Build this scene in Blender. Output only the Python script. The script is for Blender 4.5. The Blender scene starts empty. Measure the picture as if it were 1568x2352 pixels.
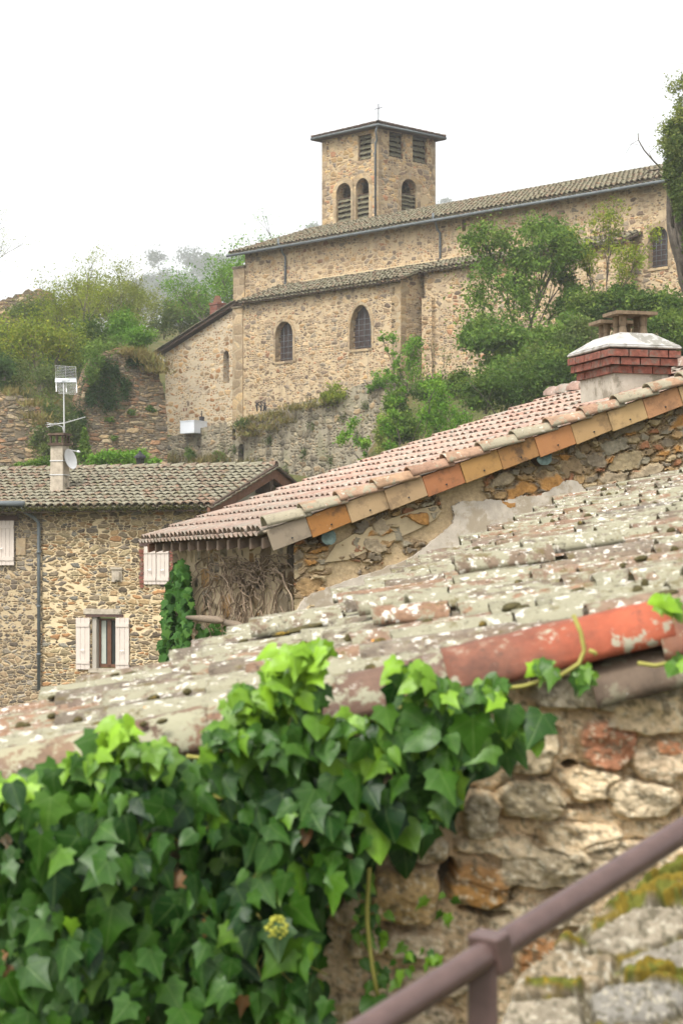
import bpy, bmesh, math, random
import numpy as np
from mathutils import Vector, Matrix
from mathutils.geometry import delaunay_2d_cdt

random.seed(7); RNG = np.random.default_rng(7)
SC = bpy.context.scene; COL = SC.collection
F, HZ, CX = 4573.0, 1300.0, 784.0          # focal length, horizon row and centre column, in units of a 1568-wide picture

def at(X, Y, d): return Vector(((X-CX)/F*d, d, (HZ-Y)/F*d))
def uu(X): return (X-CX)/F
def zz(Y, d): return (HZ-Y)/F*d

# ------------------------------------------------------------------ objects
def tag(o, label=None, cat=None, group=None, kind=None):
    if label: o['label'] = label
    if cat: o['category'] = cat
    if group: o['group'] = group
    if kind: o['kind'] = kind
    return o
def thing(name, label, cat, loc=(0,0,0), group=None):
    o = bpy.data.objects.new(name, None); COL.objects.link(o); o.location = loc; o.empty_display_size = .2
    return tag(o, label, cat, group)
def link(name, me, mat, parent=None, smooth=False):
    o = bpy.data.objects.new(name, me); COL.objects.link(o)
    for m in (mat if isinstance(mat, (list, tuple)) else [mat]): me.materials.append(m)
    if smooth: me.polygons.foreach_set('use_smooth', [True]*len(me.polygons))
    if parent is not None:
        o.parent = parent
        if parent.parent is None: o.matrix_parent_inverse = Matrix.Translation(-parent.location)
    return o
def wall_uv(me):
    uv = me.uv_layers.new(name='UVMap').data
    for p in me.polygons:
        n = p.normal
        if abs(n.z) < .75:
            h = Vector((-n.y, n.x)); h = h.normalized() if h.length > 1e-6 else Vector((1,0))
            for li in p.loop_indices:
                c = me.vertices[me.loops[li].vertex_index].co
                uv[li].uv = (c.x*h.x+c.y*h.y, c.z)
        else:
            for li in p.loop_indices:
                c = me.vertices[me.loops[li].vertex_index].co
                uv[li].uv = (c.x, c.y)

class MB:
    """collects shapes and links them as ONE mesh object"""
    def __init__(s): s.v = []; s.f = []; s.a = []
    def add(s, vs, fs, a=0.0):
        b = len(s.v); s.v += [tuple(x) for x in vs]; s.f += [tuple(i+b for i in f) for f in fs]
        s.a += [a]*len(vs)
    def hexa(s, p, a=0.0):       # 8 points: bottom 4 then top 4
        s.add(p, [(0,3,2,1),(4,5,6,7),(0,1,5,4),(1,2,6,5),(2,3,7,6),(3,0,4,7)], a)
    def box(s, c, sx, sy, sz, rz=0, a=0.0):
        c = Vector(c); R = Matrix.Rotation(rz, 3, 'Z')
        q = [(-1,-1),(1,-1),(1,1),(-1,1)]
        s.hexa([c+R@Vector((i*sx/2, j*sy/2, k*sz/2)) for k in (-1,1) for i,j in q], a)
    def tube(s, pts, r, n=8, a=0.0, cap=True):
        pts = [Vector(p) for p in pts]
        if not isinstance(r, (list, tuple)): r = [r]*len(pts)
        vs = []; fs = []
        up = None
        for i, p in enumerate(pts):
            t = (pts[min(i+1, len(pts)-1)]-pts[max(i-1, 0)])
            t = t.normalized() if t.length > 1e-9 else Vector((0,0,1))
            if up is None: up = t.orthogonal().normalized()
            else:
                up = up - t*up.dot(t); up = up.normalized() if up.length > 1e-6 else t.orthogonal().normalized()
            w = t.cross(up)
            for k in range(n):
                an = 2*math.pi*k/n
                vs.append(p+(up*math.cos(an)+w*math.sin(an))*r[i])
        for i in range(len(pts)-1):
            for k in range(n):
                k2 = (k+1) % n
                fs.append((i*n+k, i*n+k2, (i+1)*n+k2, (i+1)*n+k))
        if cap:
            fs.append(tuple(range(n-1, -1, -1))); fs.append(tuple((len(pts)-1)*n+k for k in range(n)))
        s.add(vs, fs, a)
    def mesh(s, name):
        me = bpy.data.meshes.new(name); me.from_pydata(s.v, [], s.f); me.update()
        at_ = me.attributes.new('rnd', 'FLOAT', 'POINT'); at_.data.foreach_set('value', s.a)
        return me
    def build(s, name, mat, parent=None, smooth=False, uv=False):
        me = s.mesh(name)
        if uv: wall_uv(me)
        return link(name, me, mat, parent, smooth)

class Plane:
    """a vertical plane: p0 + dir*s, n points to the camera side"""
    def __init__(s, p0, d):
        s.p = Vector(p0[:2]); s.d = Vector(d[:2]).normalized()
        n = Vector((s.d.y, -s.d.x)); s.n = n if n.dot(-s.p) > 0 else -n
    def shift(s, off): return Plane(s.p+s.n*off, s.d)
    def s_of(s, X):
        u = uu(X); return (u*s.p.y-s.p.x)/(s.d.x-u*s.d.y)
    def dep(s, X): return s.p.y+s.d.y*s.s_of(X)
    def sz(s, X, Y): return (s.s_of(X), zz(Y, s.dep(X)))
    def pt(s, sv, z, off=0):
        q = s.p+s.d*sv+s.n*off; return Vector((q.x, q.y, z))
    def px(s, X, Y, off=0):
        a = s.shift(off); sv, z = a.sz(X, Y); return a.pt(sv, z)

def poly_in(x, y, poly):
    c = False; j = len(poly)-1
    for i in range(len(poly)):
        xi, yi = poly[i]; xj, yj = poly[j]
        if (yi > y) != (yj > y) and x < (xj-xi)*(y-yi)/(yj-yi)+xi: c = not c
        j = i
    return c
def plate_into(mb, pl, outer, holes=(), thick=.5, off=0.0, a=0.0):
    loops = [outer]+list(holes)
    flat = [Vector((q[0], q[1])) for l in loops for q in l]; n = len(flat); ed = []; b = 0
    for l in loops: ed += [(b+i, b+(i+1) % len(l)) for i in range(len(l))]; b += len(l)
    V2, _, T2, _, _, _ = delaunay_2d_cdt(flat, ed, [], 0, 1e-6)
    nv = len(V2); vs = [pl.pt(q[0], q[1], off) for q in flat]+[pl.pt(q[0], q[1], off-thick) for q in flat]
    vs += [pl.pt(q[0], q[1], off) for q in V2]+[pl.pt(q[0], q[1], off-thick) for q in V2]
    fs = []; nn = Vector((pl.n.x, pl.n.y, 0))
    for t in T2:
        c = (V2[t[0]]+V2[t[1]]+V2[t[2]])/3
        if not poly_in(c[0], c[1], outer) or any(poly_in(c[0], c[1], h) for h in holes): continue
        t = [2*n+k for k in t]
        A, B, C = (vs[k] for k in t)
        if (B-A).cross(C-A).dot(nn) < 0: t = t[::-1]
        fs.append(tuple(t)); fs.append(tuple(k+nv for k in t[::-1]))
    b = 0
    for li, l in enumerate(loops):
        m = len(l)
        area = sum(l[i][0]*l[(i+1) % m][1]-l[(i+1) % m][0]*l[i][1] for i in range(m))
        for i in range(m):
            i0, i1 = b+i, b+(i+1) % m
            q = (i0, i1, i1+n, i0+n)
            A, B, C = vs[q[0]], vs[q[1]], vs[q[2]]
            mid = (vs[i0]+vs[i1])/2
            fs.append(q)
        b += m
    mb.add(vs, fs, a)
def fixn(o):
    bm = bmesh.new(); bm.from_mesh(o.data); bmesh.ops.remove_doubles(bm, verts=bm.verts, dist=1e-5); bmesh.ops.recalc_face_normals(bm, faces=bm.faces); bm.to_mesh(o.data); bm.free()
    return o
def plate(name, pl, outer, holes=(), thick=.5, off=0.0, mat=None, parent=None):
    mb = MB(); plate_into(mb, pl, outer, holes, thick, off)
    o = mb.build(name, mat, parent); fixn(o); wall_uv(o.data); return o
def pbox_into(mb, pl, s0, s1, z0, z1, o0, o1, a=0.0):
    mb.hexa([pl.pt(s, z, o) for z in (z0, z1) for s, o in ((s0,o1),(s1,o1),(s1,o0),(s0,o0))], a)
def pbox(name, pl, s0, s1, z0, z1, o0, o1, mat, parent=None):
    mb = MB(); pbox_into(mb, pl, s0, s1, z0, z1, o0, o1)
    o = mb.build(name, mat, parent); fixn(o); wall_uv(o.data); return o
def rect(s0, s1, z0, z1): return [(s0,z0),(s1,z0),(s1,z1),(s0,z1)]
def arch(s0, s1, z0, z1, pointed=0.0, n=12):
    """opening with an arched head; pointed>0 sharpens the head"""
    w = (s1-s0)/2; c = (s0+s1)/2; h = w*(1+pointed); zs = z1-h
    out = [(s0,z0),(s1,z0)]
    for k in range(n+1):
        t = math.pi*k/n
        x = math.cos(t); y = math.sin(t)
        if pointed: y = y**(1/(1+.2*pointed)); x = x*(1-.12*pointed*math.sin(t)**2*(1 if abs(x) > .05 else 0))
        out.append((c+w*x, zs+h*y))
    return out
def grow_outline(o, g):
    cx = sum(p[0] for p in o)/len(o); cz = sum(p[1] for p in o)/len(o)
    w = max(p[0] for p in o)-min(p[0] for p in o); h = max(p[1] for p in o)-min(p[1] for p in o)
    z0 = min(p[1] for p in o)
    return [(cx+(x-cx)*(1+2*g/w), z0+(z-z0)*(1+g/h)) for x, z in o]

# ------------------------------------------------------------------ numpy noise
def vnoise(x, y, seed=0):
    r = np.random.default_rng(seed).random((64, 64))
    xi = np.floor(x).astype(int); yi = np.floor(y).astype(int); fx = x-xi; fy = y-yi
    fx = fx*fx*(3-2*fx); fy = fy*fy*(3-2*fy)
    g = lambda i, j: r[i % 64, j % 64]
    return (g(xi,yi)*(1-fx)+g(xi+1,yi)*fx)*(1-fy)+(g(xi,yi+1)*(1-fx)+g(xi+1,yi+1)*fx)*fy
def fbm(x, y, seed=0, o=4):
    s = 0; a = .5; t = 0
    for k in range(o):
        s = s+a*vnoise(x*2**k, y*2**k, seed+k); t += a; a *= .5
    return s/t

# ------------------------------------------------------------------ materials
class NT:
    def __init__(s, name):
        s.m = bpy.data.materials.new(name); s.m.use_nodes = True; s.t = s.m.node_tree; s.t.nodes.clear()
        s.out = s.n('ShaderNodeOutputMaterial'); s.b = s.n('ShaderNodeBsdfPrincipled')
        s.l(s.b.outputs[0], s.out.inputs[0])
    def n(s, t, **k):
        x = s.t.nodes.new(t)
        for a, b in k.items(): setattr(x, a, b)
        return x
    def l(s, a, b): s.t.links.new(a, b)
    def put(s, sock, v):
        if hasattr(v, 'is_linked') or hasattr(v, 'links'): s.l(v, sock)
        else:
            if sock.type == 'RGBA' and len(v) == 3: v = (*v, 1)
            sock.default_value = v
    def math(s, op, a, b=0.0, c=0.0):
        x = s.n('ShaderNodeMath', operation=op)
        for i, v in enumerate((a, b, c)): s.put(x.inputs[i], v)
        return x.outputs[0]
    def mix(s, f, a, b, mode='MIX'):
        x = s.n('ShaderNodeMix', data_type='RGBA', blend_type=mode)
        s.put(x.inputs[0], f); s.put(x.inputs[6], a); s.put(x.inputs[7], b); return x.outputs[2]
    def ramp(s, f, stops, interp='LINEAR'):
        x = s.n('ShaderNodeValToRGB'); e = x.color_ramp; e.interpolation = interp
        while len(e.elements) < len(stops): e.elements.new(.5)
        for i, (p, c) in enumerate(stops):
            e.elements[i].position = p; e.elements[i].color = (*c, 1) if len(c) == 3 else c
        s.l(f, x.inputs[0]); return x.outputs[0]
    def sm(s, v, lo, hi):
        x = s.n('ShaderNodeMapRange', interpolation_type='SMOOTHSTEP')
        s.put(x.inputs[0], v); s.put(x.inputs[1], lo); s.put(x.inputs[2], hi); return x.outputs[0]
    def noise(s, vec, scale, detail=4, rough=.55, dims='3D', out=0):
        x = s.n('ShaderNodeTexNoise', noise_dimensions=dims)
        if vec is not None: s.l(vec, x.inputs['Vector'])
        x.inputs['Scale'].default_value = scale; x.inputs['Detail'].default_value = detail; x.inputs['Roughness'].default_value = rough
        return x.outputs[out]
    def vor(s, vec, scale=1.0, feat='F1', rand=.9, dims='2D'):
        x = s.n('ShaderNodeTexVoronoi', feature=feat, voronoi_dimensions=dims)
        s.l(vec, x.inputs['Vector']); x.inputs['Scale'].default_value = scale; x.inputs['Randomness'].default_value = rand
        return x
    def attr(s, name, out='Fac'):
        x = s.n('ShaderNodeAttribute'); x.attribute_name = name; return x.outputs[out]
    def geo(s): return s.n('ShaderNodeNewGeometry').outputs['Position']
    def uv(s): return s.n('ShaderNodeTexCoord').outputs['UV']
    def bump(s, h, strength=.5, dist=.02):
        x = s.n('ShaderNodeBump'); x.inputs['Strength'].default_value = strength; x.inputs['Distance'].default_value = dist
        s.l(h, x.inputs['Height']); s.l(x.outputs[0], s.b.inputs['Normal'])
    def done(s, col, rough=.9, spec=.2, metal=0):
        s.put(s.b.inputs['Base Color'], col); s.put(s.b.inputs['Roughness'], rough)
        s.b.inputs['Specular IOR Level'].default_value = spec; s.b.inputs['Metallic'].default_value = metal
        return s.m

def stone_mat(name, sx, sy, stones, mortar, w=(.03,.12), cover=.0, bump=.6, dist=.03, patch=None, distort=.5, streak=None, big=.45, ratio=.52):
    """rubble masonry in wall metres: sx, sy = size of the larger stones; smaller ones fill in between"""
    t = NT(name); uv = t.uv()
    rag = t.noise(uv, 3.2/sx, 4, .65); mott = t.noise(uv, 9, 5, .65); area = t.noise(uv, .45, 3)
    def layer(k, seed):
        mp = t.n('ShaderNodeMapping'); t.l(uv, mp.inputs[0]); mp.inputs['Scale'].default_value = (1/(sx*k), 1/(sy*k), 1); mp.inputs['Location'].default_value = (seed, seed*1.7, 0)
        v = mp.outputs[0]
        for sc_n, am in ((.8, distort), (2.3, distort*.45)):
            nz = t.noise(mp.outputs[0], sc_n, 2, .6, out=1)
            sub = t.n('ShaderNodeVectorMath', operation='SUBTRACT'); t.l(nz, sub.inputs[0]); sub.inputs[1].default_value = (.5,.5,.5)
            sc = t.n('ShaderNodeVectorMath', operation='SCALE'); t.l(sub.outputs[0], sc.inputs[0]); sc.inputs[3].default_value = am
            ad = t.n('ShaderNodeVectorMath', operation='ADD'); t.l(v, ad.inputs[0]); t.l(sc.outputs[0], ad.inputs[1]); v = ad.outputs[0]
        v1 = t.vor(v); v2 = t.vor(v, feat='F2')
        for q in (v1, v2): q.distance = 'MINKOWSKI'; q.inputs['Exponent'].default_value = 3.5
        e = t.math('MULTIPLY', t.math('SUBTRACT', v2.outputs['Distance'], v1.outputs['Distance']), .5)
        sep = t.n('ShaderNodeSeparateColor'); t.l(v1.outputs['Color'], sep.inputs[0])
        e = t.math('ADD', e, t.math('MULTIPLY', t.math('SUBTRACT', rag, .5), .22))
        lost = t.math('MULTIPLY', t.sm(t.math('ADD', sep.outputs[2], t.math('MULTIPLY', t.math('SUBTRACT', area, .5), 1.6)), 1-cover-.15, 1-cover+.15), .30)
        n = len(stones); st = t.ramp(sep.outputs[0], [(i/n, c) for i, c in enumerate(stones)], 'CONSTANT')
        st = t.mix(1.0, st, t.ramp(sep.outputs[1], [(0,(.68,.68,.70)),(1,(1.3,1.28,1.22))]), 'MULTIPLY')
        return t.math('SUBTRACT', e, lost), st, sep
    ea, ca, sa = layer(1.0, 0.0); eb, cb_, _ = layer(ratio, 3.3)
    sel = t.math('LESS_THAN', t.math('FRACT', t.math('MULTIPLY', sa.outputs[1], 7.31)), big)
    d2 = t.math('ADD', t.math('MULTIPLY', ea, sel), t.math('MULTIPLY', t.math('MULTIPLY', eb, ratio*1.4), t.math('SUBTRACT', 1.0, sel)))
    mask = t.sm(d2, w[0], w[1])
    st = t.mix(sel, cb_, ca)
    st = t.mix(1.0, st, t.ramp(mott, [(.25,(.62,.6,.58)),(.75,(1.3,1.28,1.25))]), 'MULTIPLY')
    mo = t.mix(t.noise(uv, 3.3, 5, .7), tuple(c*.80 for c in mortar), tuple(min(1, c*1.12) for c in mortar))
    col = t.mix(mask, mo, st)
    if patch:                      # stains with a shape of their own
        pc, amount = patch
        col = t.mix(t.math('MULTIPLY', t.sm(t.noise(uv, .9, 5, .6), .52, .68), amount), col, pc)
    if streak:
        mp2 = t.n('ShaderNodeMapping'); t.l(uv, mp2.inputs[0]); mp2.inputs['Scale'].default_value = (2.2, .35, 1)
        col = t.mix(t.math('MULTIPLY', t.sm(t.noise(mp2.outputs[0], 1.0, 5, .65), .48, .68), streak[1]), col, streak[0])
    h = t.math('ADD', t.sm(d2, w[0]-.02, w[1]+.12), t.math('MULTIPLY', mott, .5))
    t.bump(h, bump, dist)
    return t.done(col, .95, .1)

def tile_mat(name, clay, lichen, white, amount, moss=None, orange=0, scale=1.0, moss_amt=.5, rough=.9, dark=.5, weather=False, wth=.60):
    """clay tile: per-tile clay tone, lichen and moss in irregular patches"""
    t = NT(name); p = t.geo(); r = t.attr('rnd')
    n = len(clay); base = t.ramp(r, [(i/(n-1), c) for i, c in enumerate(clay)])
    base = t.mix(1.0, base, t.ramp(t.noise(p, 14*scale, 5, .7), [(.25,(.55,.53,.52)),(.75,(1.25,1.22,1.2))]), 'MULTIPLY')
    ph = t.math('MULTIPLY', r, 37.0)
    off = t.n('ShaderNodeCombineXYZ'); t.l(ph, off.inputs[0]); t.l(ph, off.inputs[2])
    ad = t.n('ShaderNodeVectorMath', operation='ADD'); t.l(p, ad.inputs[0]); t.l(off.outputs[0], ad.inputs[1]); q = ad.outputs[0]
    r2 = t.math('FRACT', t.math('MULTIPLY', r, 17.3))
    lm = t.sm(t.math('ADD', t.noise(q, 9*scale, 6, .72), t.math('MULTIPLY', t.math('SUBTRACT', r2, .5), .22)), .62-amount*.3, .70-amount*.3)
    col = t.mix(lm, base, t.mix(t.noise(q, 30*scale, 4, .7), tuple(c*.75 for c in lichen), lichen))
    col = t.mix(t.sm(t.noise(q, 16*scale, 5, .7), wth, wth+.06), col, white)
    if dark: col = t.mix(t.math('MULTIPLY', t.sm(t.noise(q, 21*scale, 5, .75), .57, .66), dark), col, (.05,.04,.03))
    if orange: col = t.mix(t.math('MULTIPLY', t.sm(t.noise(q, 5*scale, 4, .7), .70, .73), orange), col, (.62,.25,.03))
    if weather:                    # the older, greyer tiles of the lower left part of this roof
        sx = t.n('ShaderNodeSeparateXYZ'); t.l(p, sx.inputs[0])
        wz = t.math('ADD', sx.outputs[2], t.math('MULTIPLY', t.math('SUBTRACT', t.noise(p, 1.6, 4, .6), .5), .9))
        col = t.mix(t.math('MULTIPLY', t.math('SUBTRACT', 1.0, t.sm(wz, .45, 1.2)), .55), col, t.mix(t.noise(q, 18, 5, .7), (.11,.088,.07), (.25,.215,.175)))
    if moss: col = t.mix(t.math('MULTIPLY', t.sm(t.noise(q, 6*scale, 6, .75), .56, .63), moss_amt), col, moss)
    t.bump(t.math('ADD', t.noise(q, 40*scale, 5, .7), t.math('MULTIPLY', lm, .4)), .5, .008/scale)
    return t.done(col, rough, .15)

def plain(name, col, rough=.8, var=.2, scale=6, bump=0.0, metal=0, spec=.3, stretch=None, second=None):
    t = NT(name); p = t.geo()
    if stretch:
        mp = t.n('ShaderNodeMapping'); t.l(p, mp.inputs[0]); mp.inputs['Scale'].default_value = stretch; p = mp.outputs[0]
    nz = t.noise(p, scale, 6, .65)
    lo = tuple(c*(1-var) for c in col); hi = tuple(min(1, c*(1+var)) for c in col)
    c = t.ramp(nz, [(.28, lo), (.72, hi)])
    if second: c = t.mix(t.math('MULTIPLY', t.sm(t.noise(p, scale*.6, 6, .7), second[1], second[1]+.1), second[2] if len(second) > 2 else 1.0), c, second[0])
    if bump: t.bump(nz, bump, .01)
    return t.done(c, rough, spec, metal)

def leaf_mat(name, a, b, c=None, trans=.35, dead=None, veins=False, gloss=.6, spec=.12):
    t = NT(name); r = t.attr('rnd')
    stops = [(0, a), (.6, b)] if c is None else ([(0, a), (.5, b), (1, c)] if dead is None else [(0, a), (.5, b), (.93, c), (.97, dead)])
    col = t.ramp(r, stops)
    if veins:
        uv = t.n('ShaderNodeSeparateXYZ'); t.l(t.uv(), uv.inputs[0])
        ax = t.math('ABSOLUTE', uv.outputs[0])
        mid = t.math('SUBTRACT', 1.0, t.sm(ax, .004, .03))
        ang = t.math('ABSOLUTE', t.math('SUBTRACT', uv.outputs[1], t.math('MULTIPLY', ax, .62)))
        v2 = t.math('MULTIPLY', t.math('SUBTRACT', 1.0, t.sm(ang, .004, .025)), .7)
        ang3 = t.math('ABSOLUTE', t.math('SUBTRACT', t.math('SUBTRACT', uv.outputs[1], .33), t.math('MULTIPLY', ax, .9)))
        v3 = t.math('MULTIPLY', t.math('SUBTRACT', 1.0, t.sm(ang3, .004, .02)), .5)
        vv = t.math('MAXIMUM', mid, t.math('MAXIMUM', v2, v3))
        col = t.mix(t.math('MULTIPLY', vv, .22), col, (.20,.30,.09))
        col = t.mix(1.0, col, t.ramp(t.noise(t.geo(), 35, 4, .6), [(.3,(.8,.8,.8)),(.7,(1.18,1.15,1.1))]), 'MULTIPLY')
        t.bump(t.math('ADD', t.math('MULTIPLY', vv, -.5), t.noise(t.geo(), 30, 3)), .25, .004)
    t.put(t.b.inputs['Base Color'], col); t.b.inputs['Roughness'].default_value = gloss; t.b.inputs['Specular IOR Level'].default_value = spec
    tr = t.n('ShaderNodeBsdfTranslucent'); t.l(col, tr.inputs[0])
    mx = t.n('ShaderNodeMixShader'); mx.inputs[0].default_value = trans
    t.l(t.b.outputs[0], mx.inputs[1]); t.l(tr.outputs[0], mx.inputs[2]); t.l(mx.outputs[0], t.out.inputs[0])
    return t.m

M = {}
CH_ST = [(.32,.215,.115),(.38,.275,.165),(.26,.19,.12),(.40,.30,.19),(.30,.165,.095),(.24,.205,.155),(.36,.24,.12),(.18,.135,.10),(.35,.265,.165),(.23,.185,.14)]
M['church'] = stone_mat('church_rubble', .46, .24, [tuple(v*1.02 for v in c_) for c_ in CH_ST], (.485,.375,.235), (.025,.12), .16, .7, .06, ((.27,.205,.14), .55), .6, ((.24,.19,.135), .5), .42, .5)
M['tower'] = stone_mat('tower_rubble', .50, .29, [tuple(v*1.12 for v in c_) for c_ in CH_ST]+[(.46,.32,.15),(.42,.29,.14)], (.43,.33,.20), (.02,.10), .10, .65, .06, ((.22,.165,.11), .5), .55, None, .5, .5)
M['annex'] = stone_mat('annex_rubble', .48, .28, [(.36,.235,.12),(.40,.285,.165),(.31,.175,.085),(.42,.32,.2),(.28,.225,.16)], (.50,.415,.295), (.04,.14), .16, .6, .05, ((.33,.28,.22), .5), .55)
M['ashlar'] = stone_mat('dressed_stone', .7, .5, [(.345,.265,.165),(.37,.285,.185),(.29,.22,.14),(.32,.245,.16),(.38,.28,.16)], (.36,.29,.19), (.01,.06), 0, .5, .03, ((.26,.2,.13), .4), .1, None, 1.1)
M['retain'] = stone_mat('retaining_rubble', .42, .30, [(.235,.20,.14),(.185,.16,.115),(.30,.26,.185),(.155,.14,.105),(.26,.195,.12)], (.29,.255,.185), (.02,.12), .22, .9, .07, ((.14,.145,.07), .45), .5, ((.09,.075,.055), .8))
M['rampart'] = stone_mat('rampart_rubble', .50, .20, [(.30,.22,.135),(.24,.19,.13),(.36,.27,.165),(.18,.155,.12),(.29,.175,.105),(.38,.31,.21)], (.16,.13,.09), (.01,.08), .1, 1.0, .09, ((.13,.13,.065), .4), .45)
HS = [(.215,.16,.09),(.28,.205,.115),(.155,.13,.10),(.31,.22,.12),(.14,.11,.075),(.245,.20,.135),(.34,.27,.165),(.20,.19,.16),(.26,.215,.13),(.31,.175,.085)]
M['house'] = stone_mat('house_rubble', .31, .13, HS, (.58,.46,.285), (.015,.08), .05, .9, .04, None, .55, None, .45, .55)
M['house_left'] = stone_mat('house_rubble_grey', .23, .12, [(.20,.16,.11),(.26,.195,.125),(.165,.145,.115),(.28,.21,.13),(.14,.115,.09),(.23,.205,.17)], (.42,.33,.205), (.02,.09), .1, .9, .035, None, .5, None, .6, .6)
M['mid'] = stone_mat('old_house_rubble', .50, .25, [(.22,.165,.105),(.28,.20,.12),(.16,.135,.105),(.32,.20,.09),(.25,.22,.17),(.19,.155,.11),(.32,.26,.165)], (.42,.335,.22), (.02,.10), .30, 1.0, .05, ((.40,.32,.22), .6), .6, None, .5, .5)
M['plaster'] = plain('cement_render', (.44,.385,.315), .95, .25, 6, 1.0, second=((.30,.245,.17), .50, .8))
M['greyplaster'] = plain('grey_plaster', (.34,.31,.26), .95, .12, 2, .2)
M['concrete'] = plain('chimney_cement', (.36,.31,.24), .95, .3, 7, .6, second=((.15,.13,.09), .55))
M['whitecap'] = plain('white_cement', (.37,.36,.335), .9, .28, 7, .8, second=((.19,.18,.15), .50, .85))
M['mosstile'] = tile_mat('mossy_tile', [(.15,.12,.08),(.18,.13,.09),(.21,.145,.10),(.17,.13,.09),(.24,.145,.09)], (.20,.185,.125), (.35,.325,.25), .70, (.09,.088,.03), .15, .5, .75)
M['housetile'] = tile_mat('lichen_tile', [(.19,.14,.10),(.22,.16,.115),(.25,.17,.12),(.18,.14,.105),(.26,.165,.11)], (.25,.23,.165), (.42,.395,.31), .74, (.10,.09,.03), .35, .4, .65, dark=.75)
M['newtile'] = tile_mat('pink_clay_tile', [(.37,.255,.205),(.43,.31,.245),(.39,.275,.215),(.46,.345,.275),(.38,.23,.175),(.35,.275,.23)], (.37,.325,.265), (.54,.47,.40), .35, None, 0, .6, dark=.5, weather=True)
M['oldtile'] = tile_mat('lichen_covered_tile', [(.165,.135,.10),(.14,.118,.09),(.195,.14,.095),(.175,.148,.115),(.24,.145,.09),(.135,.118,.10)], (.275,.26,.18), (.56,.53,.46), .60, (.11,.085,.03), .9, 1.9, .7, dark=.95, wth=.562)
M['tower_tile'] = tile_mat('dark_tile', [(.13,.085,.07),(.17,.11,.085),(.10,.075,.065)], (.17,.145,.115), (.25,.21,.16), .5, None, 0, .5)
M['zinc'] = plain('weathered_zinc', (.115,.13,.135), .65, .25, 3, 0, 0, .25)
M['fillet'] = plain('sandy_fillet', (.50,.39,.24), .95, .2, 3, .3)
M['wood'] = plain('dark_timber', (.075,.05,.035), .9, .4, 9, .4, second=((.13,.09,.06), .6))
M['rafter'] = plain('brown_rafter', (.12,.085,.06), .9, .4, 9, .4)
M['redwood'] = plain('stained_timber', (.15,.07,.04), .85, .35, 9, .3)
M['louvre'] = plain('weathered_louvre', (.11,.10,.06), .95, .4, 4, .3)
M['teal'] = plain('green_treated_beam_end', (.062,.088,.077), .9, .4, 24, .6)
M['shutter'] = plain('cream_painted_shutter', (.52,.45,.39), .7, .06, 4)
M['lintel'] = plain('brown_lintel', (.085,.05,.04), .85, .3, 6)
M['frame'] = plain('brown_window_frame', (.12,.055,.03), .5, .2, 8)
M['glass'] = plain('dark_glass', (.025,.028,.028), .08, .1, 2, spec=.6)
M['church_glass'] = plain('leaded_glass', (.05,.035,.032), .45, .4, 6, spec=.4)
M['curtain'] = plain('pale_curtain', (.36,.38,.33), .9, .15, 5)
M['iron'] = plain('black_iron', (.02,.02,.022), .6, .3, 10)
M['rail'] = plain('brown_painted_rail', (.090,.056,.049), .38, .2, 30, .12, spec=.45, second=((.12,.06,.035), .62, .7))
M['brick'] = plain('red_brick', (.185,.068,.047), .92, .55, 16, .9, second=((.15,.115,.09), .50, .8))
M['mortar'] = plain('dark_joint', (.22,.18,.15), .95, .3, 12)
M['lightmetal'] = plain('aluminium', (.58,.58,.57), .45, .1, 8, 0, .5)
M['dish'] = plain('grey_dish', (.50,.50,.49), .5, .06, 4)
M['white'] = plain('white_sheet_metal', (.66,.69,.73), .5, .06, 2)
M['bark'] = plain('grey_bark', (.10,.085,.065), .95, .35, 9, .5)
M['stem'] = plain('dead_vine_stem', (.23,.17,.115), .95, .35, 8, .2)
M['oldwood'] = plain('grey_old_wood', (.20,.155,.11), .95, .35, 8, .4, stretch=(3,3,20))
M['ivystem'] = plain('green_ivy_stem', (.28,.26,.06), .7, .2, 20)
M['moss'] = plain('moss', (.065,.055,.022), 1.0, .45, 30, 1.0, second=((.20,.13,.02), .55))
M['gmoss'] = plain('yellow_moss', (.17,.125,.012), 1.0, .5, 25, 1.0, second=((.085,.10,.018), .5))

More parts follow.
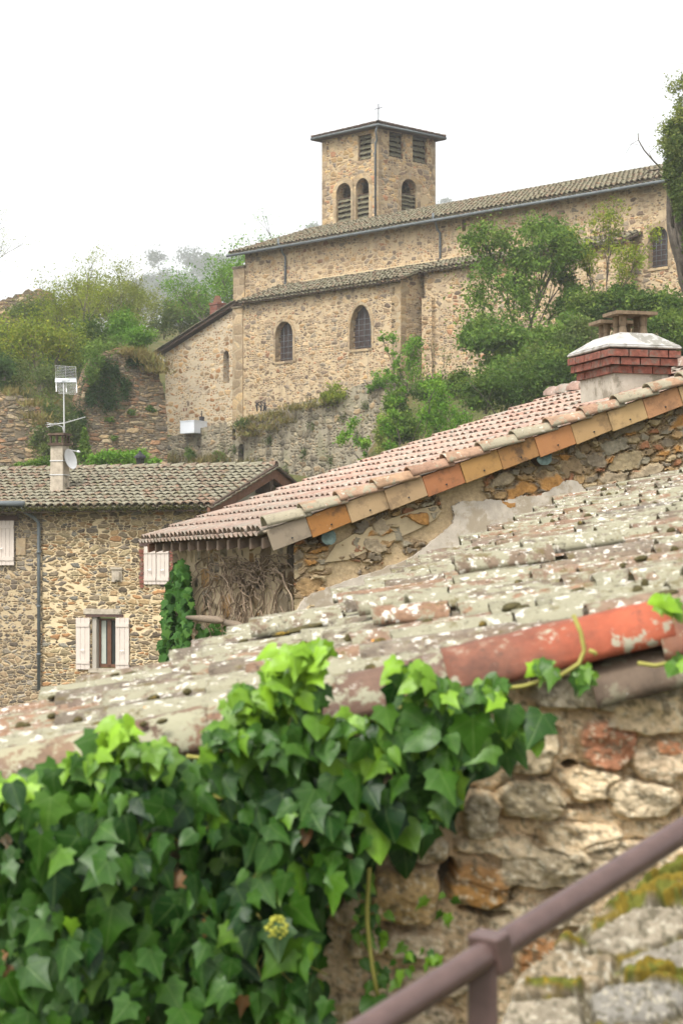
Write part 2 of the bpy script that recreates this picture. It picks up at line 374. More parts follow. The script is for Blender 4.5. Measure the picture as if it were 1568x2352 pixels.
# ------------------------------------------------------------------ canal tiles
def tile_rows(mb, O, A, S, N, rows, L, r, arc=6, jit=.012, thick=.014, lift=.028, tilt=.02, nseg=1, flat=.85, rough=0.0, seed=1, channel=True, phase=.0):
    """rows: list of (a, s0, s1). Cover tiles run up S from s0 to s1 every L; a channel tile lies between rows."""
    rg = random.Random(seed)
    A, S, N, O = Vector(A), Vector(S), Vector(N), Vector(O)
    def one(a, s, ln, rl, rh, lo, hi, inv, val, sk):
        vs = []; fs = []; m = arc+1
        for layer in (0, 1):
            for j in range(nseg+1):
                tt = j/nseg; R = rl+(rh-rl)*tt-(thick if layer else 0); h = lo+(hi-lo)*tt
                for k in range(m):
                    ph = math.pi*k/arc
                    dx = R*math.cos(ph); dz = R*math.sin(ph)*flat
                    if inv: dz = -dz*.8
                    w = (rg.random()-.5)*rough
                    vs.append(O+A*(a+dx+sk*tt)+S*(s+ln*tt+(rg.random()-.5)*rough*.8*(j in (0, nseg)))+N*(h+dz+w))
        K = (nseg+1)*m
        for j in range(nseg):
            for k in range(arc):
                p = j*m+k
                fs.append((p, p+1, p+1+m, p+m)); fs.append((K+p, K+p+m, K+p+1+m, K+p+1))
        for k in range(arc): fs.append((k, K+k, K+k+1, k+1))
        for j in range(nseg):
            p = j*m; fs.append((p, p+m, K+p+m, K+p)); p = j*m+arc; fs.append((p, K+p, K+p+m, p+m))
        mb.add(vs, fs, val)
    for ri, (a, s0, s1) in enumerate(rows):
        s = s0+(rg.random()-.5)*jit*2+phase*(rg.random()-.5)
        while s < s1-.05:
            ln = min(L*1.18, s1-s+.02)
            da = (rg.random()-.5)*jit*2; sk = (rg.random()-.5)*tilt
            one(a+da, s, ln, r*1.0, r*.86, lift+(rg.random()-.5)*jit, .004, False, rg.random(), sk)
            s += L+(rg.random()-.5)*jit
        if channel:
            s = s0-.02
            step = (rows[1][0]-rows[0][0]) if len(rows) > 1 else 2*r
            while s < s1-.05:
                ln = min(L*1.15, s1-s+.02)
                one(a+step/2+(rg.random()-.5)*jit, s, ln, r*.95, r*.95, lift*.6+.015, .012, True, rg.random(), 0)
                s += L

def ridge_tiles(mb, p0, p1, r, L=.38, lift=.03, seed=3, arc=6):
    rg = random.Random(seed); p0, p1 = Vector(p0), Vector(p1); D = (p1-p0); n = max(1, int(D.length/L)); D.normalize()
    A = D.cross(Vector((0,0,1))).normalized(); N = A.cross(D)
    for i in range(n+1):
        b = p0+D*(i*L); vs = []; fs = []; m = arc+1
        for layer in (0, .02):
            for j in (0, 1):
                R = r*(1.0-.12*j)-layer
                for k in range(m):
                    ph = math.pi*k/arc
                    vs.append(b+D*(L*1.15*j)+A*(R*math.cos(ph)+(rg.random()-.5)*.01)+N*(R*math.sin(ph)*.85+lift*(1-j)-.02))
        for k in range(arc):
            fs += [(k, k+1, k+1+m, k+m), (2*m+k, 2*m+k+m, 2*m+k+1+m, 2*m+k+1), (k, 2*m+k, 2*m+k+1, k+1)]
        mb.add(vs, fs, rg.random())

# ------------------------------------------------------------------ terrain
TU = np.array([-.40,-.25,-.171,-.10,-.05,0.0,.03,.10,.17,.25,.40])
TY = np.array([0,48,62,80,92,100,106,118,135,180,1150,1250,1410.])
TZ = np.array([
 [-5]*11, [-5]*11,
 [-5,-4.8,-4.6,-4.6,-4.6,-4.6,-3,-1,0,1,2],
 [0,.5,1,0,-.5,-.5,.5,3.0,4.2,5,6],
 [5,5,4.9,3.6,3.2,3.2,4.0,7.3,8.6,9,10],
 [9.5,9,8.6,4.4,3.4,3.8,8.6,10.0,11.6,12,13],
 [11,10.5,10.3,4.0,4.6,8.0,9.6,11.2,12.8,13,14],
 [15,14.5,14,6.0,7.4,9.0,9.8,12.5,13.5,14,15],
 [19,18.5,18,14,13,13.5,13.5,15,17,18,19],
 [19,19.5,20,21,22.5,23.5,24,25,26,26,26],
 [71,82,90,127,141,148,151,147,144,144,144],
 [71,75,85,116,130,137,137,134,131,131,131],
 [5]*11], float)
def ground_z(x, y):
    y = max(y, .5); u = min(max(x/max(y, 20), -.4), .4)
    i = min(max(int(np.searchsorted(TY, y))-1, 0), len(TY)-2); j = min(max(int(np.searchsorted(TU, u))-1, 0), len(TU)-2)
    fy = (y-TY[i])/(TY[i+1]-TY[i]); fu = (u-TU[j])/(TU[j+1]-TU[j]); fy = min(max(fy, 0), 1); fu = min(max(fu, 0), 1)
    return float((TZ[i,j]*(1-fu)+TZ[i,j+1]*fu)*(1-fy)+(TZ[i+1,j]*(1-fu)+TZ[i+1,j+1]*fu)*fy)
def make_ground():
    ys = np.concatenate([np.arange(-60, 40, 10), np.arange(40, 140, 1.5), np.arange(140, 300, 5), np.arange(300, 1401, 25)])
    xs = np.concatenate([np.arange(-700, -60, 40), np.arange(-60, 60, 1.5), np.arange(60, 701, 40)])
    vs = []
    for y in ys:
        for x in xs:
            n = (float(fbm(np.array([x*.25+50]), np.array([y*.25+50]), 5)[0])-.5)*(1.2 if y > 62 else .2)
            vs.append((x, y, ground_z(x, y)+n))
    nx = len(xs); fs = [(j*nx+i, j*nx+i+1, (j+1)*nx+i+1, (j+1)*nx+i) for j in range(len(ys)-1) for i in range(nx-1)]
    me = bpy.data.meshes.new('ground'); me.from_pydata(vs, [], fs); me.update()
    t = NT('hillside_ground'); p = t.geo()
    c = t.ramp(t.noise(p, .5, 6, .65), [(.3,(.045,.055,.02)),(.5,(.08,.085,.03)),(.62,(.14,.11,.05)),(.75,(.16,.12,.07))])
    t.bump(t.noise(p, 3, 6, .7), .8, .2)
    o = link('ground', me, t.done(c, 1.0, .05), None, True)
    tag(o, None, None, None, 'structure')
make_ground()

# ------------------------------------------------------------------ foliage
def leaf_quads(pos, nrm, size, aspect=.55):
    n = len(pos)
    nrm = nrm/np.linalg.norm(nrm, axis=1, keepdims=True)
    h = RNG.normal(size=(n,3)); t = np.cross(nrm, h); t /= np.linalg.norm(t, axis=1, keepdims=True)+1e-9
    b = np.cross(nrm, t); s = size[:,None] if not np.isscalar(size) else size
    bend = nrm*s*.18
    v = np.stack([pos-t*s*.5-bend, pos-b*s*aspect*.5, pos+t*s*.5-bend, pos+b*s*aspect*.5], 1).reshape(-1,3)
    return v
def np_mesh(name, v, fsz, attr):
    nf = len(v)//fsz
    me = bpy.data.meshes.new(name); me.vertices.add(len(v)); me.vertices.foreach_set('co', v.astype(np.float32).ravel())
    me.loops.add(nf*fsz); me.loops.foreach_set('vertex_index', np.arange(nf*fsz, dtype=np.int32))
    me.polygons.add(nf); me.polygons.foreach_set('loop_start', np.arange(nf, dtype=np.int32)*fsz)
    me.update(calc_edges=True)
    a = me.attributes.new('rnd', 'FLOAT', 'POINT'); a.data.foreach_set('value', np.repeat(attr, fsz).astype(np.float32))
    return me
def cloud(blobs, n, size, clumps=14, cr=.28, shell=.45, up=.3):
    n = int(n*1.9)
    """leaves gathered in clumps through the volume of the blobs: (centre, (rx,ry,rz))"""
    w = np.array([b[1][0]*b[1][1]*b[1][2] for b in blobs])**.7; w /= w.sum()
    P = []; R = []
    for (c, rad), f in zip(blobs, w):
        k = max(20, int(n*f)); m = max(3, int(clumps*(.5+f*len(blobs)*.5)))
        d = RNG.normal(size=(m,3)); d /= np.linalg.norm(d, axis=1, keepdims=True)
        cc = d*(shell+(1-shell)*RNG.random((m,1)))*np.array(rad)*.9
        idx = RNG.integers(0, m, k); mr = cr*(.6+.8*RNG.random(m))
        g = RNG.normal(size=(k,3))*np.array(rad)*mr[idx][:,None]
        P.append(np.array(c)+cc[idx]+g); R.append(RNG.random(m)[idx]*.68+RNG.random(k)*.32)
    P = np.concatenate(P); R = np.concatenate(R)
    nr = RNG.normal(size=P.shape)+np.array([0,-.25,up])
    sz = size*(.55+1.15*RNG.random(len(P))**2)
    return leaf_quads(P, nr, sz), R
def skeleton(base, top, spread, levels=3, r=.12, kids=3, seed=1, lean=0.0):
    rg = random.Random(seed); segs = []; tips = []
    base, top = Vector(base), Vector(top); H = (top-base).length
    def rec(p, d, ln, rad, lv):
        q = p; pts = [p]; 
        for k in range(3):
            d = (d+Vector((rg.gauss(0,.14), rg.gauss(0,.14), rg.gauss(.03,.08)))).normalized(); q = q+d*ln/3; pts.append(q)
        segs.append((pts, [rad, rad*.85, rad*.72, rad*.6]))
        tips.append((q, lv)); 
        if lv >= levels: return
        for k in range(kids):
            an = rg.random()*6.28; sp = spread*(.6+.6*rg.random())
            o = Vector((math.cos(an)*sp, math.sin(an)*sp, 0))
            src = pts[rg.choice((2,3,3))] if lv else pts[rg.choice((2,3))]
            rec(src, (d+o+Vector((0,0,.12))).normalized(), ln*(.62+.2*rg.random()), rad*.58, lv+1)
    rec(base, (top-base).normalized(), H*.42, r, 0)
    return segs, tips
def tree(name, label, base, top, spread, n, size, mat, levels=3, r=.1, kids=3, seed=1, cl=.35, group=None, cat='tree', barkmat='bark', extra=None):
    segs, tips = skeleton(base, top, spread, levels, r, kids, seed)
    o = thing(name, label, cat, base, group)
    mb = MB()
    for p, rr in segs: mb.tube(p, rr, 5, cap=False)
    mb.build('trunk', M[barkmat], o, True)
    T = [q for q, lv in tips if lv >= levels-1]
    bl = [(tuple(q), (cl*(.7+.6*random.random()),)*3) for q in T]+(extra or [])
    if n:
        v, a = cloud(bl, n, size, clumps=4, cr=.45, shell=.2)
        link('crown', np_mesh('crown', v, 4, a), mat, o)
    return o
def bush(name, label, blobs, n, size, mat, cat='shrub', group=None, clumps=16, cr=.24, stems=True, shell=.45):
    c = Vector(blobs[0][0]); base = (c.x, c.y, min(b[0][2]-b[1][2] for b in blobs))
    o = thing(name, label, cat, base, group)
    v, a = cloud(blobs, n, size, clumps, cr, shell)
    link('foliage', np_mesh('foliage', v, 4, a), mat, o)
    if stems:
        mb = MB(); rg = random.Random(len(name)+int(abs(c.x)*10))
        for (b, rad) in blobs:
            for k in range(4):
                e = Vector(b)+Vector((rg.uniform(-.6,.6)*rad[0], rg.uniform(-.6,.6)*rad[1], rg.uniform(.1,.75)*rad[2]))
                s = Vector((b[0]+rg.uniform(-.2,.2)*rad[0], b[1]+rg.uniform(-.2,.2)*rad[1], b[2]-rad[2]))
                m_ = (s+e)/2+Vector((rg.gauss(0,.1)*rad[0], 0, 0))
                w = .012+.02*rad[2]; mb.tube([s, m_, e], [w, w*.7, w*.3], 5, cap=False)
        mb.build('stem', M['bark'], o, True)
    return o
def pb(X, Y, d, rx, ry, rd=None):
    """a blob given by where it stands in the photograph, its distance and its half sizes in picture units"""
    k = d/F; return (tuple(at(X, Y, d)), (rx*k, (rd if rd else (rx+ry)/2*k), ry*k))

L_ash = leaf_mat('ash_leaves', (.050,.105,.018), (.115,.20,.032), (.21,.29,.055))
L_dark = leaf_mat('dark_leaves', (.026,.058,.012), (.080,.145,.024), (.20,.27,.045))
L_yel = leaf_mat('yellow_green_leaves', (.12,.18,.022), (.22,.28,.032), (.33,.32,.045))
L_pale = leaf_mat('pale_green_leaves', (.12,.16,.03), (.21,.25,.055), (.30,.32,.08))
L_olive = leaf_mat('olive_leaves', (.05,.085,.02), (.10,.145,.035), (.17,.20,.05))
L_bright = leaf_mat('bright_leaves', (.07,.17,.018), (.13,.27,.03), (.22,.34,.045))
L_rock = leaf_mat('ivy_on_stone', (.020,.05,.014), (.04,.09,.022), (.07,.13,.03))
L_dry = leaf_mat('dry_grass_blades', (.15,.125,.04), (.23,.175,.065), (.15,.17,.045), trans=.2)
L_far = leaf_mat('far_tree_leaves', (.03,.06,.03), (.05,.085,.04), (.07,.11,.05))
L_creep = leaf_mat('creeper_leaves', (.018,.055,.010), (.04,.11,.018), (.08,.17,.03), veins=False, trans=.25)
L_ivy = leaf_mat('ivy_leaves', (.006,.030,.005), (.035,.100,.009), (.20,.37,.02), trans=.18, dead=(.17,.085,.03), veins=True, gloss=.38, spec=.22)

# ================================================================== CHURCH
E1 = Vector((.689,-.725)); E2 = Vector((.725,.689))
W1 = Plane((-6.27, 120), E1)                    # nave wall
W2 = W1.shift(2.78)                             # side chapel wall
GZ = 4.5
church = thing('church', 'long pale rubble stone church nave with mossy tiled roof and arched windows', 'church', W1.pt(12, GZ, 0))
def hole(pl, X0, X1, Y0, Y1, kind='rect', p=0.0):
    s0, s1 = pl.s_of(X0), pl.s_of(X1); d = (pl.dep(X0)+pl.dep(X1))/2
    z1, z0 = zz(Y0, d), zz(Y1, d)
    return rect(s0, s1, z0, z1) if kind == 'rect' else arch(s0, s1, z0, z1, p)
hR = hole(W1, 1488, 1533, 520, 616, 'arch'); hS = hole(W1, 1060, 1069, 503, 531)
S_END = 37.5
plate('nave_wall', W1, rect(.7, S_END, GZ, 18.85), [hR, hS], .9, 0, M['church'], church)
gable = Plane(W1.pt(.75, 0, -.95), E2); gable.n = Vector((-E1.x, -E1.y))
plate('gable_wall', gable, [(0,GZ),(11,GZ),(11,18.85),(5.2,20.72),(0,19.0)], [], .7, 0, M['church'], church)
pbox('slit_opening', W1, hS[0][0]-.05, hS[1][0]+.05, hS[0][1]-.05, hS[2][1]+.05, -.55, -.45, M['iron'], church)
# roof: front slope of canal tiles, back slope as a sheet
EZ, RZ, EO, RO = 18.72, 20.95, .62, -6.1
S3 = Vector((W1.n.x*(RO-EO), W1.n.y*(RO-EO), RZ-EZ)); SL = S3.length; S3.normalize()
A3 = Vector((E1.x, E1.y, 0)); N3 = A3.cross(S3); N3 = N3 if N3.z > 0 else -N3
mb = MB(); O = W1.pt(-.05, EZ, EO)
tile_rows(mb, O, A3, S3, N3, [(i*.33+.1, 0, SL) for i in range(int((S_END+.3)/.33))], .46, .14, 5, .03, .02, .06, .04, seed=11, flat=1.05)
ridge_tiles(mb, W1.pt(-.1, RZ+.05, RO), W1.pt(S_END, RZ+.05, RO), .16, .42)
roof = mb.build('roof', M['mosstile'], church, True)
mb = MB(); th = .1
for o0, z0, o1, z1 in ((EO-.05, EZ-.03, RO, RZ-.04), (RO, RZ-.04, -13.2, 18.5)):
    mb.hexa([W1.pt(s, z-dz, o) for dz in (th, 0) for s, o, z in ((0,o0,z0),(S_END,o0,z0),(S_END,o1,z1),(0,o1,z1))])
fixn(mb.build('roof_boarding', M['wood'], church))
mb = MB(); mb.tube([W1.pt(-.15, EZ-.10, EO+.08), W1.pt(18, EZ-.12, EO+.08), W1.pt(S_END, EZ-.16, EO+.08)], .085, 8)
mb.build('gutter', M['zinc'], church, True)
def downpipe(pl, X, Y0, Y1, o0, o1, r, parent, mat='zinc', name='downpipe'):
    q = pl.shift(o1); s, z0 = q.sz(X, Y0); _, z1 = q.sz(X, Y1); d = q.dep(X)
    s2 = pl.shift(o0).s_of(X-16 if r < .1 else X-40)
    mb = MB(); mb.tube([pl.pt(s2, z0+.55, o0), pl.pt(s2, z0+.25, o0), pl.pt(s2+.1, z0+.1, o0-.08), pl.pt(s-.1, z0-.25, o1+.1), pl.pt(s, z0-.45, o1), pl.pt(s, z1, o1)], r, 8)
    for k in range(2):
        zc = z0-.6-(z0-z1-.6)*(k+.4)/2; mb.tube([pl.pt(s, zc, o1), pl.pt(s, zc-.06, o1)], r*1.35, 8)
    return mb.build(name, M[mat], parent, True)
downpipe(W1, 655, 572, 672, EO+.06, .1, .062, church)
downpipe(W1, 1010, 516, 655, EO+.06, .1, .062, church)
# chapel (the projecting aisle)
sc_ = W1.s_of(1003); sl_ = W2.s_of(556)
hA = hole(W2, 632, 673, 738, 831, 'arch', .0); hB = hole(W2, 803, 853, 700, 803, 'arch', .7)
plate('chapel_wall', W2, rect(sl_, sc_, GZ, 15.33), [hA, hB], .8, 0, M['church'], church)
WS = Plane(W2.pt(sc_, 0, 0), E2); WS.n = Vector((E1.x, E1.y))
plate('chapel_side_wall', WS, [(.0,GZ),(2.78,GZ),(2.78,16.33),(.0,15.31)], [], .7, .003, M['church'], church)
o0, z0, o1, z1 = 3.2, 15.22, .02, 16.42
S2 = Vector((W1.n.x*(o1-o0), W1.n.y*(o1-o0), z1-z0)); L2 = S2.length; S2.normalize(); N2 = A3.cross(S2); N2 = N2 if N2.z > 0 else -N2
mb = MB(); Oq = W1.pt(sl_+.1, z0, o0)
tile_rows(mb, Oq, A3, S2, N2, [(i*.30+.1, 0, L2) for i in range(int((sc_-sl_+.3)/.30))], .42, .135, 5, .04, .02, .06, .05, seed=12, flat=1.0)
mb.build('chapel_roof', M['mosstile'], church, True)
mb = MB(); mb.hexa([W1.pt(s, z-dz, o) for dz in (.1, 0.02) for s, o, z in ((sl_+.13,o0-.06,z0),(sc_+.3,o0-.06,z0),(sc_+.3,o1+.03,z1),(sl_+.13,o1+.03,z1))])
fixn(mb.build('chapel_roof_boarding', M['wood'], church))
pbox('mortar_fillet', W1, sl_+2.5, sc_+.2, 16.38, 16.56, .004, .22, M['fillet'], church)
# narrower lean-to further right
W4 = W1.shift(1.35); s_r = W4.s_of(1432)
plate('lean_to_wall', W4, rect(sc_+.35, s_r, GZ, 15.86), [], .6, 0, M['church'], church)
o0, z0, o1, z1 = 1.75, 15.75, .02, 16.45
S2 = Vector((W1.n.x*(o1-o0), W1.n.y*(o1-o0), z1-z0)); L2 = S2.length; S2.normalize(); N2 = A3.cross(S2); N2 = N2 if N2.z > 0 else -N2
mb = MB(); tile_rows(mb, W1.pt(sc_+.35, z0, o0), A3, S2, N2, [(i*.30+.1, 0, L2) for i in range(int((s_r-sc_-.2)/.30))], .40, .135, 5, .04, .02, .06, .05, seed=13, flat=1.0)
mb.build('lean_to_roof', M['mosstile'], church, True)
mb = MB(); mb.hexa([W1.pt(s, z-dz, o) for dz in (.1, 0.02) for s, o, z in ((sc_+.3,o0-.06,z0),(s_r+.1,o0-.06,z0),(s_r+.1,o1+.03,z1),(sc_+.3,o1+.03,z1))])
fixn(mb.build('lean_to_boarding', M['wood'], church))
pbox('mortar_fillet', W1, sc_+.4, s_r+.1, 16.43, 16.58, .004, .2, M['fillet'], church)
# buttresses
def quoins(name, pl, s, z0, z1, side, off0, off1, parent, mat='ashlar', seed=5, ret=None, k_=1.0):
    """dressed corner stones: pl face and, when ret is given, the return face"""
    rg = random.Random(seed); mb = MB(); z = z0; k = 0
    while z < z1:
        h = min(.34+.14*rg.random(), z1-z)
        lw = ((.62 if k % 2 else .36)+.1*rg.random())*k_; lr = (.36 if k % 2 else .62)*(k_ if k_ == 1 else .38)
        a, b = (s-lw, s+off1) if side > 0 else (s-off1, s+lw)
        pbox_into(mb, pl, a, b, z+.01, z+h, (-lr if ret else -.2), off1+.004*rg.random())
        z += h; k += 1
    o = mb.build(name, M[mat], parent); fixn(o); wall_uv(o.data); return o
quoins('quoins', W2, sc_, GZ, 15.1, 1, 0, .03, church, seed=3, ret=True)
pbox('buttress', W2, sl_-.78, sl_+.12, GZ, 14.98, -1.0, .06, M['ashlar'], church); pbox('buttress_cap', W2, sl_-.84, sl_+.16, 14.983, 15.08, -1.05, .12, M['mosstile'], church)
pbox('quoins', W1, W1.s_of(538), .72, GZ, 17.9, -.6, .08, M['ashlar'], church); pbox('quoin_cap', W1, W1.s_of(538)-.06, .78, 17.903, 18.03, -.66, .14, M['mosstile'], church)
pbox('buttress', W1, sc_+.42, sc_+1.15, GZ, 14.3, 1.3, 1.62, M['church'], church)
sx_ = W4.s_of(1285); pbox('buttress', W4, sx_-.45, sx_+.4, GZ, 13.9, -.1, .5, M['ashlar'], church)
def church_window(pl, hol, rec, kind, bars=3, rows=5, sur=.16):
    x0 = min(p[0] for p in hol); x1 = max(p[0] for p in hol); y0 = min(p[1] for p in hol); y1 = max(p[1] for p in hol)
    f = plate('window', pl, grow_outline(hol, .05), [], .04, -rec, M['church_glass'], church)
    if sur:
        g = grow_outline(hol, sur); g[0] = (g[0][0], y0-.002); g[1] = (g[1][0], y0-.002)
        inner = [(x, max(z, y0+.004)) for x, z in grow_outline(hol, -.004)]
        plate('surround', pl, g, [inner], .3, .025, M['ashlar'], f)
    mb = MB()
    for i in range(bars):
        s = x0+(x1-x0)*(i+1)/(bars+1); mb.tube([pl.pt(s, y0, -rec+.1), pl.pt(s, y1-.12*(y1-y0)*abs(2*(i+1)/(bars+1)-1)*2, -rec+.1)], .016, 5)
    for j in range(rows):
        z = y0+(y1-y0)*(j+.6)/(rows+.6)*.82; mb.tube([pl.pt(x0, z, -rec+.11), pl.pt(x1, z, -rec+.11)], .016, 5)
    mb.build('grille', M['zinc'], f, True)
    pbox('sill', pl, x0-.02, x1+.02, y0-.10, y0+.03, -rec, .05, M['ashlar'], f)
church_window(W2, hA, .42, 'arch'); church_window(W2, hB, .40, 'arch', 3, 6); church_window(W1, hR, .35, 'arch', 3, 6, .22)

# ================================================================== BELL TOWER
TW = 4.9
TL = Plane((-1.18, 123.35), E1); TR = Plane(TL.pt(TW, 0, 0), E2)
tower = thing('bell_tower', 'square stone bell tower with louvred openings and low tiled pyramid roof', 'tower', TL.pt(TW/2, 17, -TW/2))
hl = [hole(TL, 822, 861, 308, 366), hole(TL, 772, 806, 420, 511, 'arch'), hole(TL, 817, 847, 409, 505, 'arch')]
hr = [hole(TR, 893, 925, 303, 362), hole(TR, 947, 980, 312, 375), hole(TR, 921, 957, 411, 492, 'arch')]
TZ1 = 26.35
mb = MB(); plate_into(mb, TL, rect(0, TW, 16, TZ1), hl, .6); plate_into(mb, TR, rect(0.003, TW, 16, TZ1), hr, .6, .003)
TB = Plane(TL.pt(TW, 0, -TW), E1); TB.n = -TL.n
plate_into(mb, Plane(TL.pt(.2, 0, -TW), E1), rect(0, TW-.3, 16, TZ1), [], .4, .2); plate_into(mb, Plane(TL.pt(.3, 0, -.7), E2), rect(0, TW-1, 16, TZ1), [], .3)
o = mb.build('tower_wall', M['tower'], tower); fixn(o); wall_uv(o.data)
quoins('quoins', TR, 0, 16.5, 26.2, -1, 0, .03, tower, seed=8, ret=True, k_=.62)
quoins('quoins', TR, TW, 16.5, 26.2, 1, 0, .028, tower, seed=9, k_=.62); quoins('quoins', TL, 0, 16.5, 26.2, -1, 0, .026, tower, seed=10, k_=.62)
def louvre(pl, h, top=1.0, n=5, rec=.22):
    x0 = min(p[0] for p in h); x1 = max(p[0] for p in h); y0 = min(p[1] for p in h); y1 = max(p[1] for p in h); yt = y0+(y1-y0)*top
    f = plate('louvre_window', pl, rect(x0-.02, x1+.02, y0-.02, yt+.02), [rect(x0+.09, x1-.09, y0+.04, yt-.04)], .12, -rec+.06, M['wood'], tower)
    if top < 1: 
        g = grow_outline(h, .3); plate('surround', pl, g, [[(x, max(z, y0+.01)) for x, z in grow_outline(h, -.003)]], .25, .022, M['ashlar'], f)
    rg = random.Random(int(x0*100))
    for i in range(n):
        z = y0+(yt-y0)*(i+.25)/n; sg = (yt-y0)/n
        mb = MB(); j = [rg.uniform(-.03,.03) for _ in range(4)]
        m = 6; vs = []
        for k in range(m+1):
            s = x0+.03+(x1-x0-.06)*k/m; w = .02*math.sin(k*2.1+i)
            for (oo, dz) in ((-rec+.15, 0), (-rec-.02, sg*.80), (-rec-.05, sg*.82), (-rec+.10, .0)):
                vs.append(pl.pt(s, z+dz+w+j[0]*k/m, oo))
        fs = []
        for k in range(m):
            for q in range(4): fs.append((k*4+q, k*4+(q+1) % 4, (k+1)*4+(q+1) % 4, (k+1)*4+q))
        fs += [(0,1,2,3), (m*4+3, m*4+2, m*4+1, m*4)]
        mb.add(vs, fs); fixn(mb.build('slat', M['louvre'], f))
for h in (hl[0],): louvre(TL, h, 1.0, 5)
for h in hl[1:]: louvre(TL, h, .62, 5)
for h in hr[:2]: louvre(TR, h, 1.0, 5)
louvre(TR, hr[2], .58, 5)
# dark inner chamber is the tower's own hollow; roof
OV = .50; cen = TL.pt(TW/2, 27.42, -TW/2)
cs = [TL.pt(-OV, 26.35, OV), TL.pt(TW+OV, 26.35, OV), TL.pt(TW+OV, 26.35, -TW-OV), TL.pt(-OV, 26.35, -TW-OV)]
mb = MB(); mb.add([c+Vector((0,0,.0)) for c in cs]+[c+Vector((0,0,.12)) for c in cs]+[cen], [(3,2,1,0),(0,1,5,4),(1,2,6,5),(2,3,7,6),(3,0,4,7),(4,5,8),(5,6,8),(6,7,8),(7,4,8)])
fixn(mb.build('roof_boarding', M['wood'], tower))
mb = MB()
for pl, A in ((TL, E1), (TR, E2)):
    W = TW+2*OV; a3 = Vector((A.x, A.y, 0)); p = pl.pt(-OV, 26.5, OV) ; 
    s3 = Vector((-pl.n.x, -pl.n.y, 0))*(W/2)+Vector((0,0,.98)); ln = s3.length; s3.normalize(); n3 = a3.cross(s3); n3 = n3 if n3.z > 0 else -n3
    rows = [(x, 0, ln*(1-abs(2*x/W-1))) for x in np.arange(.1, W, .235)]
    tile_rows(mb, p, a3, s3, n3, [r_ for r_ in rows if r_[2] > .25], .40, .115, 5, .02, .016, .05, .03, seed=17)
ridge_tiles(mb, cs[1]+Vector((0,0,.2)), cen+Vector((0,0,.05)), .15, .4); ridge_tiles(mb, cs[0]+Vector((0,0,.2)), cen+Vector((0,0,.05)), .15, .4); ridge_tiles(mb, cs[2]+Vector((0,0,.2)), cen+Vector((0,0,.05)), .15, .4)
mb.build('roof', M['tower_tile'], tower, True)
mb = MB(); mb.tube([cs[0]+Vector((0,0,.1)), cs[1]+Vector((0,0,.06)), cs[2]+Vector((0,0,.1))], .075, 8); mb.build('gutter', M['zinc'], tower, True)
q = TL.pt(TW+OV-.15, 26.35, OV-.1); d1 = TL.pt(TW-.12, 25.4, .12)
mb = MB(); mb.tube([q, q+Vector((-.1,.1,-.3)), d1+Vector((.1,-.1,.25)), d1, TL.pt(TW-.12, 20.6, .12)], .06, 8); mb.build('downpipe', M['zinc'], tower, True)
mb = MB(); ct = cen+Vector((0,0,.05)); mb.tube([ct, ct+Vector((0,0,1.15))], .028, 6)
mb.tube([ct+Vector((E1.x*-.32,E1.y*-.32,.86)), ct+Vector((E1.x*.32,E1.y*.32,.86))], .024, 6); mb.build('cross', M['iron'], tower)

# ================================================================== ANNEX left of the nave
WA = Plane(at(545, 0, 117.2), E1)
annex = thing('church_annex', 'tall stone annex with single sloping roof against the end of the church', 'building', WA.pt(-3, GZ, 0))
P = lambda X, Y: WA.sz(X, Y)
hs = hole(WA, 513, 526, 805, 880, 'arch', .3)
al, ar = P(380, 812), P(546, 706)
wa = plate('annex_wall', WA, [(al[0],GZ),(ar[0],GZ),ar,al], [hs], .7, 0, M['annex'], annex)
pl2 = Plane(WA.pt(al[0]+.35, 0, -.7), E2); pl2.n = Vector((-E1.x, -E1.y)); plate('annex_side_wall', pl2, rect(0, 6, GZ, al[1]-.1), [], .6, .35, M['annex'], annex)
w_ = pbox('window', WA, hs[0][0]-.05, hs[1][0]+.05, hs[0][1], max(p[1] for p in hs), -.45, -.4, M['church_glass'], annex)
a0, a1 = P(364, 815), P(548, 700)
mb = MB(); mb.hexa([WA.pt(s, z+dz, o) for dz in (-.02, .14) for s, z, o in ((a0[0],a0[1]-.05,.3),(a1[0],a1[1],.3),(a1[0],a1[1],-6.8),(a0[0],a0[1]-.05,-6.8))])
fixn(mb.build('roof_boarding', M['wood'], annex))
s3 = Vector((E1.x*(a1[0]-a0[0]), E1.y*(a1[0]-a0[0]), a1[1]-a0[1]+.05)); ln = s3.length; s3.normalize(); a3 = Vector((-WA.n.x, -WA.n.y, 0)); n3 = a3.cross(s3); n3 = n3 if n3.z > 0 else -n3
mb = MB(); tile_rows(mb, WA.pt(a0[0], a0[1]+.12, .3), a3, s3, n3, [(i*.25, 0, ln) for i in range(28)], .42, .115, 5, .02, seed=19); mb.build('roof', M['mosstile'], annex, True)
mb = MB(); mb.tube([WA.px(362, 812, .2), WA.px(366, 822, .2), WA.px(380, 830, .15)], .08, 8); mb.build('gutter', M['lightmetal'], annex, True)
